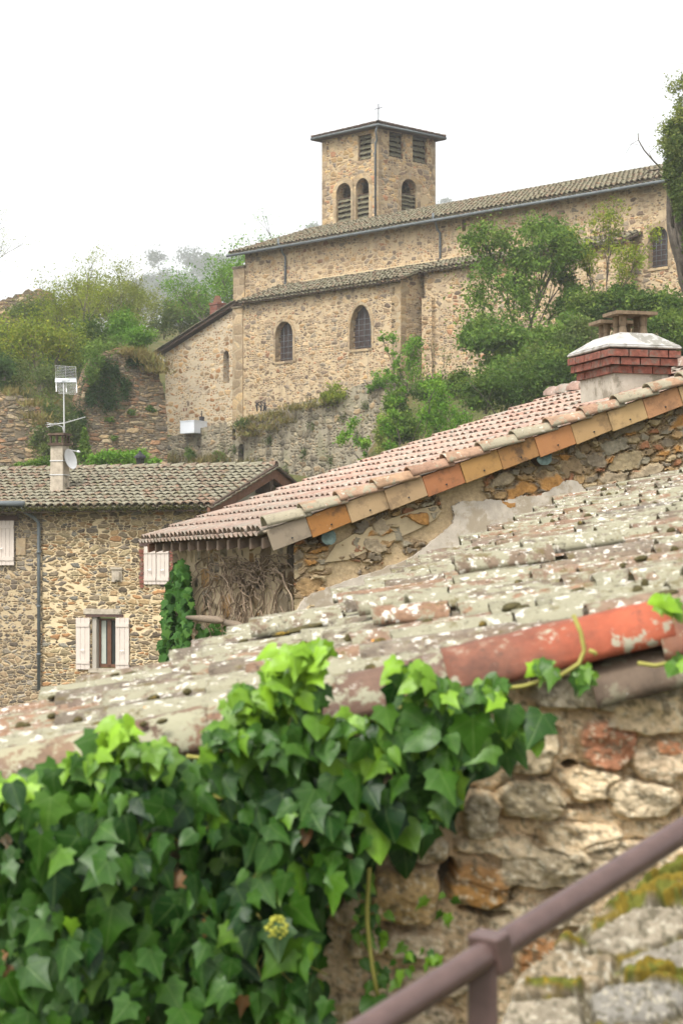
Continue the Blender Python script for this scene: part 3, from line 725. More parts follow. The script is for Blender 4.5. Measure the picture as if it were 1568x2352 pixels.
# small brick chimney on the annex roof
cpt = WA.px(500, 712, -1.0); mb = MB(); rg = random.Random(4)
for k in range(6): mb.box(cpt+Vector((0,0,-.35+k*.14)), .66+(.08 if k == 5 else 0), .66+(.08 if k == 5 else 0), .125, -.81, rg.random())
ch = mb.build('chimney', M['brick'], annex)
mb = MB(); c2 = cpt+Vector((0,0,.62)); mb.hexa([c2+Vector(v) for v in ((-.26,-.26,-.2),(.26,-.26,-.2),(.26,.26,-.2),(-.26,.26,-.2),(-.14,-.2,.22),(.14,-.2,.22),(.14,.2,.22),(-.14,.2,.22))])
mb.build('chimney_pot', M['redwood'], ch)
mb = MB(); s, z = P(422, 1022); 
for k in range(2): pbox_into(mb, WA, P(421+k*6, 0)[0], P(424+k*6, 0)[0], zz(945, WA.dep(420)), zz(938, WA.dep(420)), -.05, .004)
fixn(mb.build('vent', M['brick'], annex))

# ================================================================== RETAINING WALL
RA, RB = at(340, 0, 107.5), at(905, 0, 98.5)
W3 = Plane((RA.x, RA.y), (RB.x-RA.x, RB.y-RA.y))
top = [(330,1040),(345,1020),(362,1010),(405,1000),(450,985),(500,975),(545,966),(590,952),(640,936),(690,923),(740,910),(800,892),(838,878),(866,868),(900,866),(912,872)]
rng = random.Random(2); tp = []
for (x0, y0), (x1, y1) in zip(top[:-1], top[1:]):
    for k in range(4): tp.append((x0+(x1-x0)*k/4, y0+(y1-y0)*k/4+rng.uniform(-2,2)))
tp = [W3.sz(*q) for q in tp]
hn = hole(W3, 547, 560, 1020, 1070, 'arch', 0); hn2 = hole(W3, 533, 541, 985, 1010)
rw = thing('retaining_wall', 'rough stone retaining wall streaked with moss below the church terrace', 'wall', W3.pt(8, 2, -.5)); rw['kind'] = 'thing'
plate('masonry', W3, [(tp[0][0], 1.5)]+[(tp[-1][0], 1.5)]+tp[::-1], [hn, hn2], 1.1, 0, M['retain'], rw)
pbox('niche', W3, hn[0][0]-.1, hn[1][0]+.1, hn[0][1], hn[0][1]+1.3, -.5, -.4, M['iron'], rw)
pr = Plane(W3.pt(tp[-1][0]-.02, 0, -1.1), (.3, 1)); pr.n = Vector((1, -.3)).normalized()
plate('return_wall', pr, rect(0, 9, 1.5, tp[-1][1]-.05), [], .8, 0, M['retain'], rw)

# ================================================================== RAMPART RUINS
def ruin(name, label, pts, d0, d1, X0, X1, bot, thick=1.6):
    a, b = at(X0, 0, d0), at(X1, 0, d1); pl = Plane((a.x, a.y), (b.x-a.x, b.y-a.y)); rg = random.Random(X0+3); t2 = []
    for (x0, y0), (x1, y1) in zip(pts[:-1], pts[1:]):
        for k in range(5): t2.append((x0+(x1-x0)*k/5+rg.uniform(-1.5,1.5), y0+(y1-y0)*k/5+rg.uniform(-4,4)))
    t2.append(pts[-1]); t2 = [pl.sz(*q) for q in t2]
    o = plate(name, pl, [(t2[0][0], bot), (t2[-1][0], bot)]+t2[::-1], [], thick, 0, M['rampart'])
    tag(o, label, 'wall', None, 'thing'); return pl
PL1 = ruin('ruined_wall', 'low ruined rubble wall at the left edge below the hillside', [(-60,905),(-10,900),(40,905),(80,918),(98,935),(110,980),(120,1010)], 92, 92, -60, 120, 1.5)
PL2 = ruin('ruined_wall', 'tall ruined rampart of coursed rubble left of the church annex', [(150,985),(175,955),(190,900),(205,850),(225,815),(270,800),(310,805),(345,822),(362,850),(378,905),(385,960)], 97.5, 99.5, 150, 385, 1.5)
PL3 = ruin('ruined_wall', 'broken ruin wall on the hilltop behind the olive bush', [(-60,700),(-20,694),(5,688),(20,684),(60,668),(90,664),(120,672)], 128, 128, -60, 120, 12)

# ================================================================== LEFT HOUSE
hth = math.radians(20)
RH = Vector((math.cos(hth), -math.sin(hth))); EH = Vector((math.sin(hth), math.cos(hth)))
c0 = at(457, 0, 52); WH = Plane((c0.x, c0.y), RH)
house = thing('stone_house', 'stone house with cream shutters and a lichen covered tile roof', 'house', WH.pt(-4, -6, -3))
hz = lambda X, Y: WH.sz(X, Y)
hw = hole(WH, 211, 268, 1417, 1537)
sp = WH.s_of(98)
plate('wall', WH, rect(sp, 0, -6, 1.5), [hw], .5, 0, M['house'], house)
plate('wall', WH, rect(WH.s_of(-120), sp-.003, -6, 1.5), [], .5, -.06, M['house_left'], house)
GP = Plane(WH.pt(0, 0, -.5), EH); GP.n = Vector((RH.x, RH.y))
plate('gable_wall', GP, [(0,-6),(7.6,-6),(7.6,1.5),(3.55,2.72),(0,1.6)], [], .4, 0, M['greyplaster'], house)
e0, ez, r0, rz_ = .5, zz(1163, 51.4), -3.95, 0
rz_ = zz(1072, 55.6)
s3 = Vector((EH.x*(e0-r0), EH.y*(e0-r0), rz_-ez)); ln = s3.length; s3.normalize(); a3 = Vector((RH.x, RH.y, 0)); n3 = a3.cross(s3); n3 = n3 if n3.z > 0 else -n3
sL = WH.s_of(-160); mb = MB()
tile_rows(mb, WH.pt(sL, ez, e0), a3, s3, n3, [(i*.225, 0, ln) for i in range(int((.55-sL)/.225)+1)], .36, .11, 6, .018, .016, .045, .03, seed=21, rough=.006)
ridge_tiles(mb, WH.pt(.6, rz_+.03, r0), WH.pt(sL, rz_+.03, r0), .15, .4, seed=9)
mb.build('roof', M['housetile'], house, True)
mb = MB()
for o_0, z_0, o_1, z_1 in ((e0-.03, ez-.06, r0, rz_-.06), (r0, rz_-.06, -8.6, ez-.1)):
    mb.hexa([WH.pt(s, z-dz, o) for dz in (.06, 0) for s, o, z in ((sL,o_0,z_0),(.5,o_0,z_0),(.5,o_1,z_1),(sL,o_1,z_1))])
fixn(mb.build('roof_boarding', M['wood'], house))
for o_0, z_0, o_1, z_1 in ((e0, ez, r0, rz_), (r0, rz_, -8.6, ez-.05)):
    mb = MB(); mb.hexa([WH.pt(s, z-dz, o) for dz in (.30, .0) for s, o, z in ((.46,o_0,z_0-.03),(.53,o_0,z_0-.03),(.53,o_1,z_1-.03),(.46,o_1,z_1-.03))])
    fixn(mb.build('verge_board', M['redwood'], house))
    mb = MB(); mb.hexa([WH.pt(s, z-dz, o) for dz in (.02, -.05) for s, o, z in ((.40,o_0,z_0),(.62,o_0,z_0),(.62,o_1,z_1),(.40,o_1,z_1))])
    fixn(mb.build('verge_strip', M['wood'], house))
mb = MB(); mb.hexa([WH.pt(s, z, o) for z in (rz_-.75, rz_-.3) for s, o in ((.02,r0-.12),(.45,r0-.12),(.45,r0+.12),(.02,r0+.12))]); fixn(mb.build('ridge_beam', M['wood'], house))
# gutter and downpipe
mb = MB(); mb.tube([WH.px(-150, 1156, .55), WH.px(56, 1157, .55)], .075, 8); mb.build('gutter', M['zinc'], house, True)
mb = MB(); q = WH.px; mb.tube([q(50,1158,.5), q(51,1168,.5), q(58,1176,.42), q(80,1190,.2), q(89,1200,.1), q(90,1215,.1), q(90,1585,.1)], .048, 10)
for Y in (1265, 1390, 1500): mb.tube([q(90,Y,.1), q(90,Y+6,.1)], .062, 10)
mb.build('downpipe', M['zinc'], house, True)
# moss fringe hanging at the eave
v, a = cloud([(tuple(WH.pt(s, ez-.02, e0+.02)), (.16,.05,.07)) for s in np.arange(-6.6, .3, .16)], 2600, .045, 3, .4, .1)
link('moss_fringe', np_mesh('moss_fringe', v, 4, a), leaf_mat('eave_moss', (.04,.045,.012), (.075,.075,.02), (.12,.11,.03)), house)
def shutter(pl, X0, X1, Y0, Y1, off, parent, name='shutter'):
    s0, s1 = pl.s_of(X0), pl.s_of(X1); d = pl.dep((X0+X1)/2); z1, z0 = zz(Y0, d), zz(Y1, d)
    mb = MB(); n = max(3, int(round((s1-s0)/.12)))
    for i in range(n):
        a, b = s0+(s1-s0)*i/n, s0+(s1-s0)*(i+1)/n
        pbox_into(mb, pl, a+.004, b-.004, z0, z1, off, off+.032)
    for zc in (z0+.14*(z1-z0), z1-.14*(z1-z0)): pbox_into(mb, pl, s0+.01, s1-.01, zc-.045, zc+.045, off+.033, off+.052)
    o = fixn(mb.build(name, M['shutter'], parent))
    mb = MB(); mb.tube([pl.pt((s0+s1)/2-.05, z0+.38*(z1-z0), off+.07), pl.pt((s0+s1)/2, z0+.37*(z1-z0), off+.09), pl.pt((s0+s1)/2+.05, z0+.38*(z1-z0), off+.07)], .012, 5); mb.build('handle', M['lightmetal'], o)
    return o
# ground floor window
win = MB(); s0, s1 = WH.s_of(221), WH.s_of(268); dW = WH.dep(245); zb, zt = zz(1534, dW), zz(1421, dW); sm = (s0+s1)/2
for a, b, c, d in ((s0,s0+.05,zb,zt),(s1-.05,s1,zb,zt),(s0,s1,zt-.05,zt),(s0,s1,zb,zb+.09),(sm-.055,sm+.055,zb,zt)): pbox_into(win, WH, a, b, c, d, -.24, -.18)
win = fixn(win.build('window', M['frame'], house))
pbox('pane', WH, s0+.02, s1-.02, zb+.02, zt-.02, -.225, -.215, M['glass'], win)
pbox('curtain', WH, s0+.06, sm-.11, zb+.1, zt-.06, -.214, -.209, M['curtain'], win)
pbox('jamb', WH, hw[0][0]+.001, s0-.003, zb-.03, zt+.04, -.26, -.03, M['greyplaster'], win)
pbox('sill', WH, hw[0][0]-.06, hw[1][0]+.06, hw[0][1]-.09, hw[0][1]+.015, -.25, .07, M['concrete'], win)
pbox('lintel', WH, WH.s_of(198), WH.s_of(284), zz(1417, dW), zz(1411, dW), -.3, .03, M['lintel'], win)
pbox('lintel_stone', WH, WH.s_of(194), WH.s_of(280), zz(1411, dW)+.003, zz(1398, dW), -.2, .045, M['concrete'], win)
shutter(WH, 177, 209, 1419, 1537, .03, house); shutter(WH, 268, 299, 1419, 1540, .03, house)
# upper windows, closed
shutter(WH, 333, 361, 1255, 1342, .03, house); shutter(WH, 362, 390, 1255, 1342, .03, house)
dU = WH.dep(361); pbox('lintel', WH, WH.s_of(322), WH.s_of(400), zz(1254, dU), zz(1238, dU), -.1, .04, M['lintel'], house)
mb = MB(); rg = random.Random(6)
for xa, xb in ((322, 331), (392, 402)):
    for k in range(9):
        Y = 1262+k*10; j = rg.uniform(-2,3); pbox_into(mb, WH, WH.s_of(xa-j), WH.s_of(xb+j), zz(Y+8, dU), zz(Y, dU), -.1, .02, rg.random())
fixn(mb.build('brick_jamb', M['brick'], house))
shutter(WH, -22, 34, 1196, 1298, .0, house); dV = WH.dep(20); pbox('lintel', WH, WH.s_of(-30), WH.s_of(41), zz(1196, dV), zz(1184, dV), -.2, .0, M['lintel'], house)
pbox('quoins', WH, WH.s_of(36), WH.s_of(58), zz(1275, dV), zz(1236, dV), -.2, -.03, M['ashlar'], house)
# carved niche stone
dn = WH.dep(270); ni = MB(); pbox_into(ni, WH, WH.s_of(258), WH.s_of(281), zz(1336, dn), zz(1308, dn), -.1, .03); pbox_into(ni, WH, WH.s_of(256), WH.s_of(283), zz(1308, dn)+.002, zz(1303, dn), -.1, .06)
ni.tube([WH.px(270, 1333, .05), WH.px(270, 1313, .05)], .09, 10); fixn(ni.build('niche_stone', M['concrete'], house))
# chimney on the front slope
def on_roof(X, back): 
    q = WH.shift(-back); s = q.s_of(X); return WH.pt(s, ez+(rz_-ez)*(back+e0)/(e0-r0), -back)
cb = on_roof(138, 1.2); rg = random.Random(3)
dC = cb.y; w = 36/F*dC; zt = zz(1024, dC); mb = MB()
cx, cy = cb.x, cb.y
def sq(z, h): return [Vector((cx, cy, z))+Vector((RH.x*i*h+EH.x*j*h, RH.y*i*h+EH.y*j*h, 0)) for i, j in ((-1,-1),(1,-1),(1,1),(-1,1))]
mb.hexa(sq(cb.z-.5, w*.46)+sq(zt, w*.43)); chim = fixn(mb.build('chimney', M['concrete'], house))
mb = MB(); mb.hexa(sq(zt+.002, w*.56)+sq(zt+.07, w*.56)); z2 = zt+.28
mb.hexa(sq(z2, w*.58)+sq(z2+.06, w*.55))
for i, j in ((-1,-1),(1,-1),(1,1),(-1,1),(0,-1),(1,0)):
    p = Vector((cx, cy, 0))+Vector((RH.x*i*w*.42+EH.x*j*w*.42, RH.y*i*w*.42+EH.y*j*w*.42, 0)); mb.tube([p+Vector((0,0,zt+.07)), p+Vector((0,0,z2))], .035, 6)
mb.build('chimney_cap', M['wood'], chim)
mb = MB()
for Y in (1060, 1092): z = zz(Y, dC); mb.hexa(sq(z, w*.475)+sq(z+.025, w*.475))
mb.build('strap', M['lightmetal'], chim)
# roof aerials
ant = thing('tv_antenna', 'white grid television antenna on a thin mast above the house chimney', 'antenna', (cx, cy, z2))
dA = dC+.1; A_ = lambda X, Y: at(X, Y, dA)
mb = MB(); mb.tube([A_(149,1006), A_(148,980), A_(147,900), A_(146,868)], [.022,.02,.018,.016], 8); mb.build('mast', M['lightmetal'], ant, True)
mb = MB()
for k in range(9):
    for (ya, yb, bow) in ((840, 868, 1), (878, 903, -1)):
        t = k/8; 
        Y = ya+(yb-ya)*t; dd = .18*abs((Y-872)/32)**2
        mb.tube([at(130+(2 if bow < 0 else 0)*t*2, Y, dA-dd), at(176, Y+3, dA-dd)], .006, 4)
for X in (129, 152, 176):
    mb.tube([at(X+(abs(Y-872)/32)*(-1 if Y < 872 else 1)*1.5, Y+(X-129)*.05, dA-.18*abs((Y-872)/32)**2) for Y in range(840, 905, 6)], .009 if X != 152 else .006, 5)
mb.build('reflector', M['lightmetal'], ant)
mb = MB(); mb.hexa([at(X, Y, dA+o) for Y in (878, 869) for X, o in ((127,-.03),(176,-.03),(176,.03),(127,.03))]); mb.tube([at(143,873,dA-.05), at(160,873,dA-.35)], .03, 6); fixn(mb.build('feed_bar', M['white'], ant))
yg = thing('tv_antenna', 'long thin rod antenna lying level across the chimney mast', 'antenna', A_(148, 972))
mb = MB(); mb.tube([at(108,976,dA-.1), at(148,972,dA), at(196,958,dA+.5)], .013, 6)
for k in range(9):
    t = k/8; p = at(112+t*80, 976-17*t, dA-.1+.6*t); h = .10+.09*(1-t); mb.tube([p+Vector((-.25*h,-h,0)), p+Vector((.25*h,h,0))], .006, 4)
mb.tube([at(108,971,dA-.1), at(135,977,dA)], .01, 5); mb.tube([at(108,981,dA-.1), at(135,974,dA)], .01, 5); mb.tube([at(130,975,dA), at(144,980,dA), at(149,1000,dA)], .01, 5)
mb.build('boom', M['lightmetal'], yg)
ds = thing('satellite_dish', 'pale satellite dish fixed to the side of the house chimney', 'dish', at(165, 1055, dC))
mb = MB(); c = at(163, 1054, dC-.05); ax = Vector((.85,-.45,.25)).normalized(); a1 = ax.cross(Vector((0,0,1))).normalized(); a2 = ax.cross(a1); vs = [c-ax*.06]; fs = []
for ring in (1, 2, 3):
    for k in range(20): an = k*math.pi/10; rr = .29*ring/3; vs.append(c-ax*.06*(1-(ring/3)**2)+a1*rr*math.cos(an)*.95+a2*rr*math.sin(an))
for k in range(20): fs.append((0, 1+k, 1+(k+1) % 20))
for ring in (0, 1):
    for k in range(20): b = 1+ring*20; fs.append((b+k, b+20+k, b+20+(k+1) % 20, b+(k+1) % 20))
mb.add(vs, fs); mb.build('reflector', M['dish'], ds, True)
mb = MB(); mb.tube([c-a2*.26, c+ax*.3-a2*.12], .012, 6); mb.tube([c+ax*.26-a2*.14, c+ax*.34-a2*.1], .03, 8); mb.tube([c-ax*.05, Vector((cx+.1, cy, c.z))], .02, 6); mb.build('arm', M['lightmetal'], ds)
# lantern behind the ridge
ln_ = thing('street_lantern', 'small black lantern top poking up behind the house roof ridge', 'street lamp', (at(322,0,63).x, 63, ground_z(at(322,0,63).x, 63)))
p = at(322, 1050, 63); g0 = Vector((p.x, p.y, ground_z(p.x, p.y)-.1)); mb = MB(); mb.tube([g0, p+Vector((0,0,-.35))], [.06,.04], 8); mb.build('post', M['iron'], ln_, True)
mb = MB(); b = p+Vector((0,0,-.35)); mb.tube([b, b+Vector((0,0,.32))], [.10,.16], 6); mb.build('lantern', M['glass'], ln_)
mb = MB(); mb.tube([p+Vector((0,0,-.03)), p+Vector((0,0,.02)), p+Vector((0,0,.12)), p+Vector((0,0,.16)), p+Vector((0,0,.22))], [.2,.19,.07,.03,.02], 8); mb.build('lantern_roof', M['iron'], ln_)
# white box on the terrace wall
bp = Plane(at(413, 0, 105.5), (1, .15)); wb = thing('metal_box', 'white sheet metal box on top of the terrace wall beside the annex', 'box', bp.pt(.5, 7, -.3))
mb = MB(); q0, q1, q2 = at(414, 0, 105.6), at(446, 0, 104.9), at(476, 0, 106.0)
zt_, zb_ = zz(968, 105.3), zz(995, 105.3); back = Vector((.2, 1.3, 0))
P4 = [Vector((q0.x,q0.y,0)), Vector((q1.x,q1.y,0)), Vector((q2.x,q2.y,0)), Vector((q2.x-.7,q2.y+.7,0))]
mb.hexa([p+Vector((0,0,zb_)) for p in P4]+[p+Vector((0,0,zt_)) for p in P4]); fixn(mb.build('casing', M['white'], wb))
ctr = sum(P4, Vector())/4; mb = MB(); mb.hexa([ctr+(p-ctr)*1.03+Vector((0,0,zt_+.002)) for p in P4]+[ctr+(p-ctr)*1.03+Vector((0,0,zt_+.05)) for p in P4]); fixn(mb.build('lid', M['white'], wb))
mb = MB(); mb.tube([ctr+Vector((.4,.1,zt_+.05)), ctr+Vector((.4,.1,zt_+.3))], .14, 8); mb.tube([ctr+Vector((.4,.1,zt_+.3)), ctr+Vector((.4,.1,zt_+.6))], .03, 6); mb.build('vent_pipe', M['iron'], wb)

# ================================================================== ORANGE-EDGED HOUSE (middle distance)
mth = math.radians(16)
G = Vector((math.cos(mth), math.sin(mth))); E = Vector((-math.sin(mth), math.cos(mth)))
corner = at(690, 0, 19.1)
MG = Plane((corner.x, corner.y), G); MG.n = Vector((-E.x, -E.y))       # gable wall: faces the camera
ME = Plane((corner.x, corner.y), E); ME.n = Vector((-G.x, -G.y))       # eave wall: faces left
barn = thing('stone_house', 'stone house with pink tile roof edged in orange verge tiles and a brick chimney', 'house', (corner.x+2, corner.y+3, -4))
PIT = .345; OVE = .37; OVG = .14; LB = 6.3
vz0 = zz(1225, 18.85)                       # tile level at the eave line
def roof_z(g): return vz0+PIT*(g+OVE)       # g measured along G from the wall corner
RG = 5.15                                   # ridge
# walls
plate('gable_wall', MG, [(0,-5),(RG*2,-5),(RG*2,roof_z(0)-.28),(RG,roof_z(RG)-.14),(0,roof_z(0)-.14)], [], .5, 0, M['mid'], barn)
plate('eave_wall', ME, rect(.003, LB, -5, roof_z(0)-.2), [], .45, 0, M['mid'], barn)
# roof tiles
sv = Vector((G.x, G.y, PIT)); sv.normalize(); av = Vector((E.x, E.y, 0)); nv = av.cross(sv); nv = nv if nv.z > 0 else -nv
O = MG.pt(-OVE, vz0, OVG); RL = (RG+OVE)*math.sqrt(1+PIT*PIT); mb = MB(); nrow = int((LB+OVG+.2)/.215)
tile_rows(mb, O, av, sv, nv, [(i*.215+.02, 0, RL) for i in range(1, nrow+1)], .372, .098, 8, .010, .014, .026, .012, seed=31, flat=.66)
mb.build('roof', M['newtile'], barn, True)
mb = MB(); tile_rows(mb, O+Vector((0,0,.02)), av, sv, nv, [(.0, 0, RL)], .38, .125, 10, .010, .018, .045, .012, seed=5, channel=False); mb.build('edge_tiles', tile_mat('edge_clay_tile', [(.31,.20,.135),(.36,.245,.165),(.29,.18,.125),(.34,.225,.14)], (.31,.275,.195), (.45,.41,.33), .55, None, .2, .8, dark=.4), barn, True)
mb = MB(); ridge_tiles(mb, MG.pt(RG, roof_z(RG)+.05, -LB), MG.pt(RG, roof_z(RG)+.05, OVG), .15, .40, seed=8, arc=8); mb.build('ridge_tiles', M['newtile'], barn, True)
mb = MB()
for g0, z0, g1, z1 in ((-OVE+.22, roof_z(-OVE+.22)-.05, RG, roof_z(RG)-.04), (RG, roof_z(RG)-.04, 2*RG+OVE, vz0-.1)):
    mb.hexa([MG.pt(g, z-dz, o) for dz in (.05, .0) for g, z, o in ((g0,z0,OVG-.03),(g1,z1,OVG-.03),(g1,z1,-LB-.1),(g0,z0,-LB-.1))])
fixn(mb.build('roof_boarding', M['wood'], barn))
# rafters under the eave
for k in range(13):
    o = -.15-k*.5; mb = MB()
    mb.hexa([MG.pt(g, z, o+dw) for z_off in (-.17, -.055) for g, z, dw in ((-OVE+.03, roof_z(-OVE+.03)+z_off*.9, -.045),(-OVE+.03, roof_z(-OVE+.03)+z_off*.9, .045),(.1, roof_z(.1)+z_off, .045),(.1, roof_z(.1)+z_off, -.045))])
    fixn(mb.build('rafter', M['redwood' if k == 12 else 'rafter'], barn))
# verge tiles, each its own colour
VC = [(.36,.29,.19),(.42,.19,.05),(.52,.36,.18),(.50,.34,.17),(.46,.19,.075),(.48,.27,.085),(.42,.22,.075),(.50,.23,.085),(.52,.33,.14),(.55,.37,.16),(.52,.27,.12),(.5,.34,.16),(.5,.30,.14),(.54,.36,.17)]
VS = {1: .62, 5: .35, 6: .75, 0: .3}
VL = .385
VC = [tuple(v*q for v, q in zip(c_, (.68,.68,.74))) for c_ in VC]
for k in range(14):
    g0 = -OVE-.02+k*VL; g1 = g0+VL*.985
    t = NT('verge_clay'); p = t.geo(); c = t.mix(t.noise(p, 7, 5, .6), tuple(v*.86 for v in VC[k]), tuple(v*1.1 for v in VC[k]))
    c = t.mix(t.math('MULTIPLY', t.sm(t.noise(p, 5.5, 6, .7), .5, .66), VS.get(k, .42)), c, (.05,.035,.025))
    c = t.mix(t.math('MULTIPLY', t.sm(t.noise(p, 26, 4, .7), .66, .72), .5), c, (.5,.42,.3))
    t.bump(t.noise(p, 60, 4), .15, .004); vm = t.done(c, .8, .25)
    mb = MB(); zt0, zt1 = roof_z(g0)+.03, roof_z(g1)+.03; h = .195; ou = OVG+.075+.006*(k % 2)
    rg = random.Random(k); zt0 += rg.uniform(-.006,.006); zt1 += rg.uniform(-.006,.006)+.012
    tilt = .022
    vs = [MG.pt(g, z, o) for z0, z1, o_ in ((zt0-h, zt1-h, 0), (zt0, zt1, 0)) for g, z, o in ((g0+tilt*(o_==0)*2.2, z0, ou+.012), (g1+tilt*(z1 < zt1)*2.2, z1, ou), (g1, z1, ou-.022), (g0, z0, ou-.022))]
    # bottom pieces lean down-slope as on the house
    vs = [MG.pt(g0+.07, zt0-h+.07*PIT*0, ou+.010), MG.pt(g1+.07, zt1-h, ou), MG.pt(g1+.07, zt1-h, ou-.02), MG.pt(g0+.07, zt0-h, ou-.02),
          MG.pt(g0, zt0, ou+.010), MG.pt(g1, zt1, ou), MG.pt(g1, zt1, ou-.02), MG.pt(g0, zt0, ou-.02)]
    mb.hexa(vs)
    vt = [MG.pt(g0, zt0-.003, ou-.021), MG.pt(g1, zt1-.003, ou-.021), MG.pt(g1, zt1-.003, ou-.14), MG.pt(g0, zt0-.003, ou-.14)]
    mb.hexa([v-Vector((0,0,.02)) for v in vt]+vt)
    o = fixn(mb.build('verge_tile', vm, barn))
    bv = o.modifiers.new('soft', 'BEVEL'); bv.width = .006; bv.segments = 2
    mb = MB(); q = MG.pt((g0+g1)/2+.06, (zt0+zt1)/2-h*.72, ou+.006); mb.tube([q, q+Vector((MG.n.x*.012, MG.n.y*.012, 0))], .008, 8); mb.build('nail', M['iron'], o)
# round purlin ends
for X, Y, r in ((755, 1234, .075), (1249, 1050, .082)):
    pl = MG.shift(.2); s, z = pl.sz(X, Y); mb = MB(); mb.tube([MG.pt(s, z, -.3), MG.pt(s, z, .185)], r, 14); bm_ = fixn(mb.build('purlin', M['wood'], barn, False))
    mb = MB(); vs = []; fs = []; n = 20; 
    for k in range(n): an = 2*math.pi*k/n; rr = r*1.0*(1 if k % 5 else .9); vs.append(MG.pt(s+rr*math.cos(an), z+rr*math.sin(an), .205))
    for k in range(n): an = 2*math.pi*k/n; vs.append(MG.pt(s+r*math.cos(an), z+r*math.sin(an), .184))
    vs.append(MG.pt(s, z, .195)); 
    for k in range(n): fs += [(k, (k+1) % n, 2*n), (k, n+k, n+(k+1) % n, (k+1) % n)]
    mb.add(vs, fs); fixn(mb.build('end_grain', M['teal'], bm_))
# smooth render strip along the lower roof, with its broken upper edge
MGx = MG.shift(.085)
strip = [(676,1412),(700,1372),(752,1349),(800,1333),(862,1313),(905,1297),(950,1277),(985,1250),(1015,1225),(1038,1205),(1043,1180),(1038,1163),(1060,1152),(1100,1150),(1128,1146),(1152,1152),(1180,1146),(1206,1137),(1232,1140),(1262,1128),(1290,1108),(1312,1102),(1335,1112),(1345,1130),(1352,1175),(1330,1210),(1000,1420),(680,1480)]
rg = random.Random(18); st2 = []
for (x0, y0), (x1, y1) in zip(strip, strip[1:]+strip[:1]):
    for k in range(6): st2.append((x0+(x1-x0)*k/6+rg.uniform(-2.2,2.2)*(k > 0), y0+(y1-y0)*k/6+rg.uniform(-2.6,2.6)*(k > 0)))
strip = st2
plate('render_patch', MG, [MGx.sz(*q) for q in strip], [], .05, .085, M['plaster'], barn)
# thin mortar coat between render and verge
MGy = MG.shift(.065); coat = [(745,1292),(800,1285),(870,1255),(960,1215),(1000,1192),(1012,1175),(1003,1160),(960,1170),(900,1190),(820,1222),(770,1252)]
plate('mortar_coat', MG, [MGy.sz(*q) for q in coat], [], .05, .065, plain('sandy_mortar', (.43,.34,.21), .95, .25, 4, .6, second=((.30,.22,.13), .58, .7)), barn)
# loose big stones standing proud of the gable wall
mbs = {}
STN = [(1290,1090,48,16,0),(1360,1060,62,26,1),(1430,1045,70,24,2),(1480,1010,40,24,3),(1520,1068,34,24,4),(1392,1085,30,22,0),(1165,1115,30,18,2),(1235,1085,34,20,4),(1185,1090,28,14,0),(1270,1060,36,18,3),(1335,1020,44,20,0),(1410,990,46,20,4),(1490,965,48,20,0),(1550,1000,30,26,1),(1545,960,40,20,2),(1455,1092,28,20,0),(1500,1110,34,18,3),(1110,1105,40,16,4),(1025,1172,18,12,3),(1022,1200,22,12,0),(1010,1150,22,9,2),(745,1310,42,30,0),(700,1340,20,26,4),(712,1300,22,22,3),(735,1352,34,14,1),(690,1265,26,20,4),(680,1310,16,18,0),(1320,1070,30,18,4),(950,1240,18,7,5),(1600,1040,50,30,0),(860,1180,40,16,4),(930,1150,34,14,0),(1060,1130,26,10,3)]
SCOL = [(.19,.145,.10),(.36,.18,.055),(.24,.12,.07),(.30,.24,.16),(.14,.125,.105),(.13,.05,.035)]
def rock(mb, c, ax, ay, az, ra, rb, rc, seed, sqr=3.2, nseg=(14,10), rough=.18, a=0.0):
    """rounded irregular stone in the frame ax, ay, az"""
    rg = np.random.default_rng(seed); vs = []; fs = []; nu, nv = nseg
    ph = rg.random(6)*6.28
    for j in range(nv+1):
        t = math.pi*j/nv
        for i in range(nu):
            p = 2*math.pi*i/nu
            x, y, z = math.cos(p)*math.sin(t), math.sin(p)*math.sin(t), math.cos(t)
            k = (abs(x)**sqr+abs(y)**sqr+abs(z)**sqr)**(-1/sqr)
            k *= 1+rough*(.5*math.sin(3*p+ph[0])*math.sin(t)+.4*math.sin(2*p+4*t+ph[1])+.35*math.sin(5*p-3*t+ph[2])+.25*math.sin(7*p+5*t+ph[3]))
            vs.append(Vector(c)+ax*(x*k*ra)+ay*(y*k*rb)+az*(z*k*rc))
    for j in range(nv):
        for i in range(nu): fs.append((j*nu+i, j*nu+(i+1) % nu, (j+1)*nu+(i+1) % nu, (j+1)*nu+i))
    mb.add(vs, fs, a)
g3 = Vector((G.x, G.y, 0)); n3g = Vector((MG.n.x, MG.n.y, 0))
mb = MB()
for i, (X, Y, rx, ry, c) in enumerate([]):
    s, z = MG.sz(X, Y); k = MG.dep(X)/F; rk = Matrix.Rotation(random.uniform(-.3,.1), 3, n3g)
    rock(mb, MG.pt(s, z, .0), rk@g3, rk@Vector((0,0,1)), n3g, rx*k*.62, ry*k*.7, .055+.02*random.random(), 50+i, 4, a=c/5)
t = NT('proud_stones'); p = t.geo(); c = t.ramp(t.attr('rnd'), [(max(0, i/5-.02), v) for i, v in enumerate(SCOL)], 'CONSTANT')
c = t.mix(1.0, c, t.ramp(t.noise(p, 14, 6, .7), [(.25,(.5,.5,.5)),(.75,(1.4,1.35,1.3))]), 'MULTIPLY'); t.bump(t.noise(p, 24, 6, .7), .8, .02)
M['proud'] = t.done(c, .95, .15)

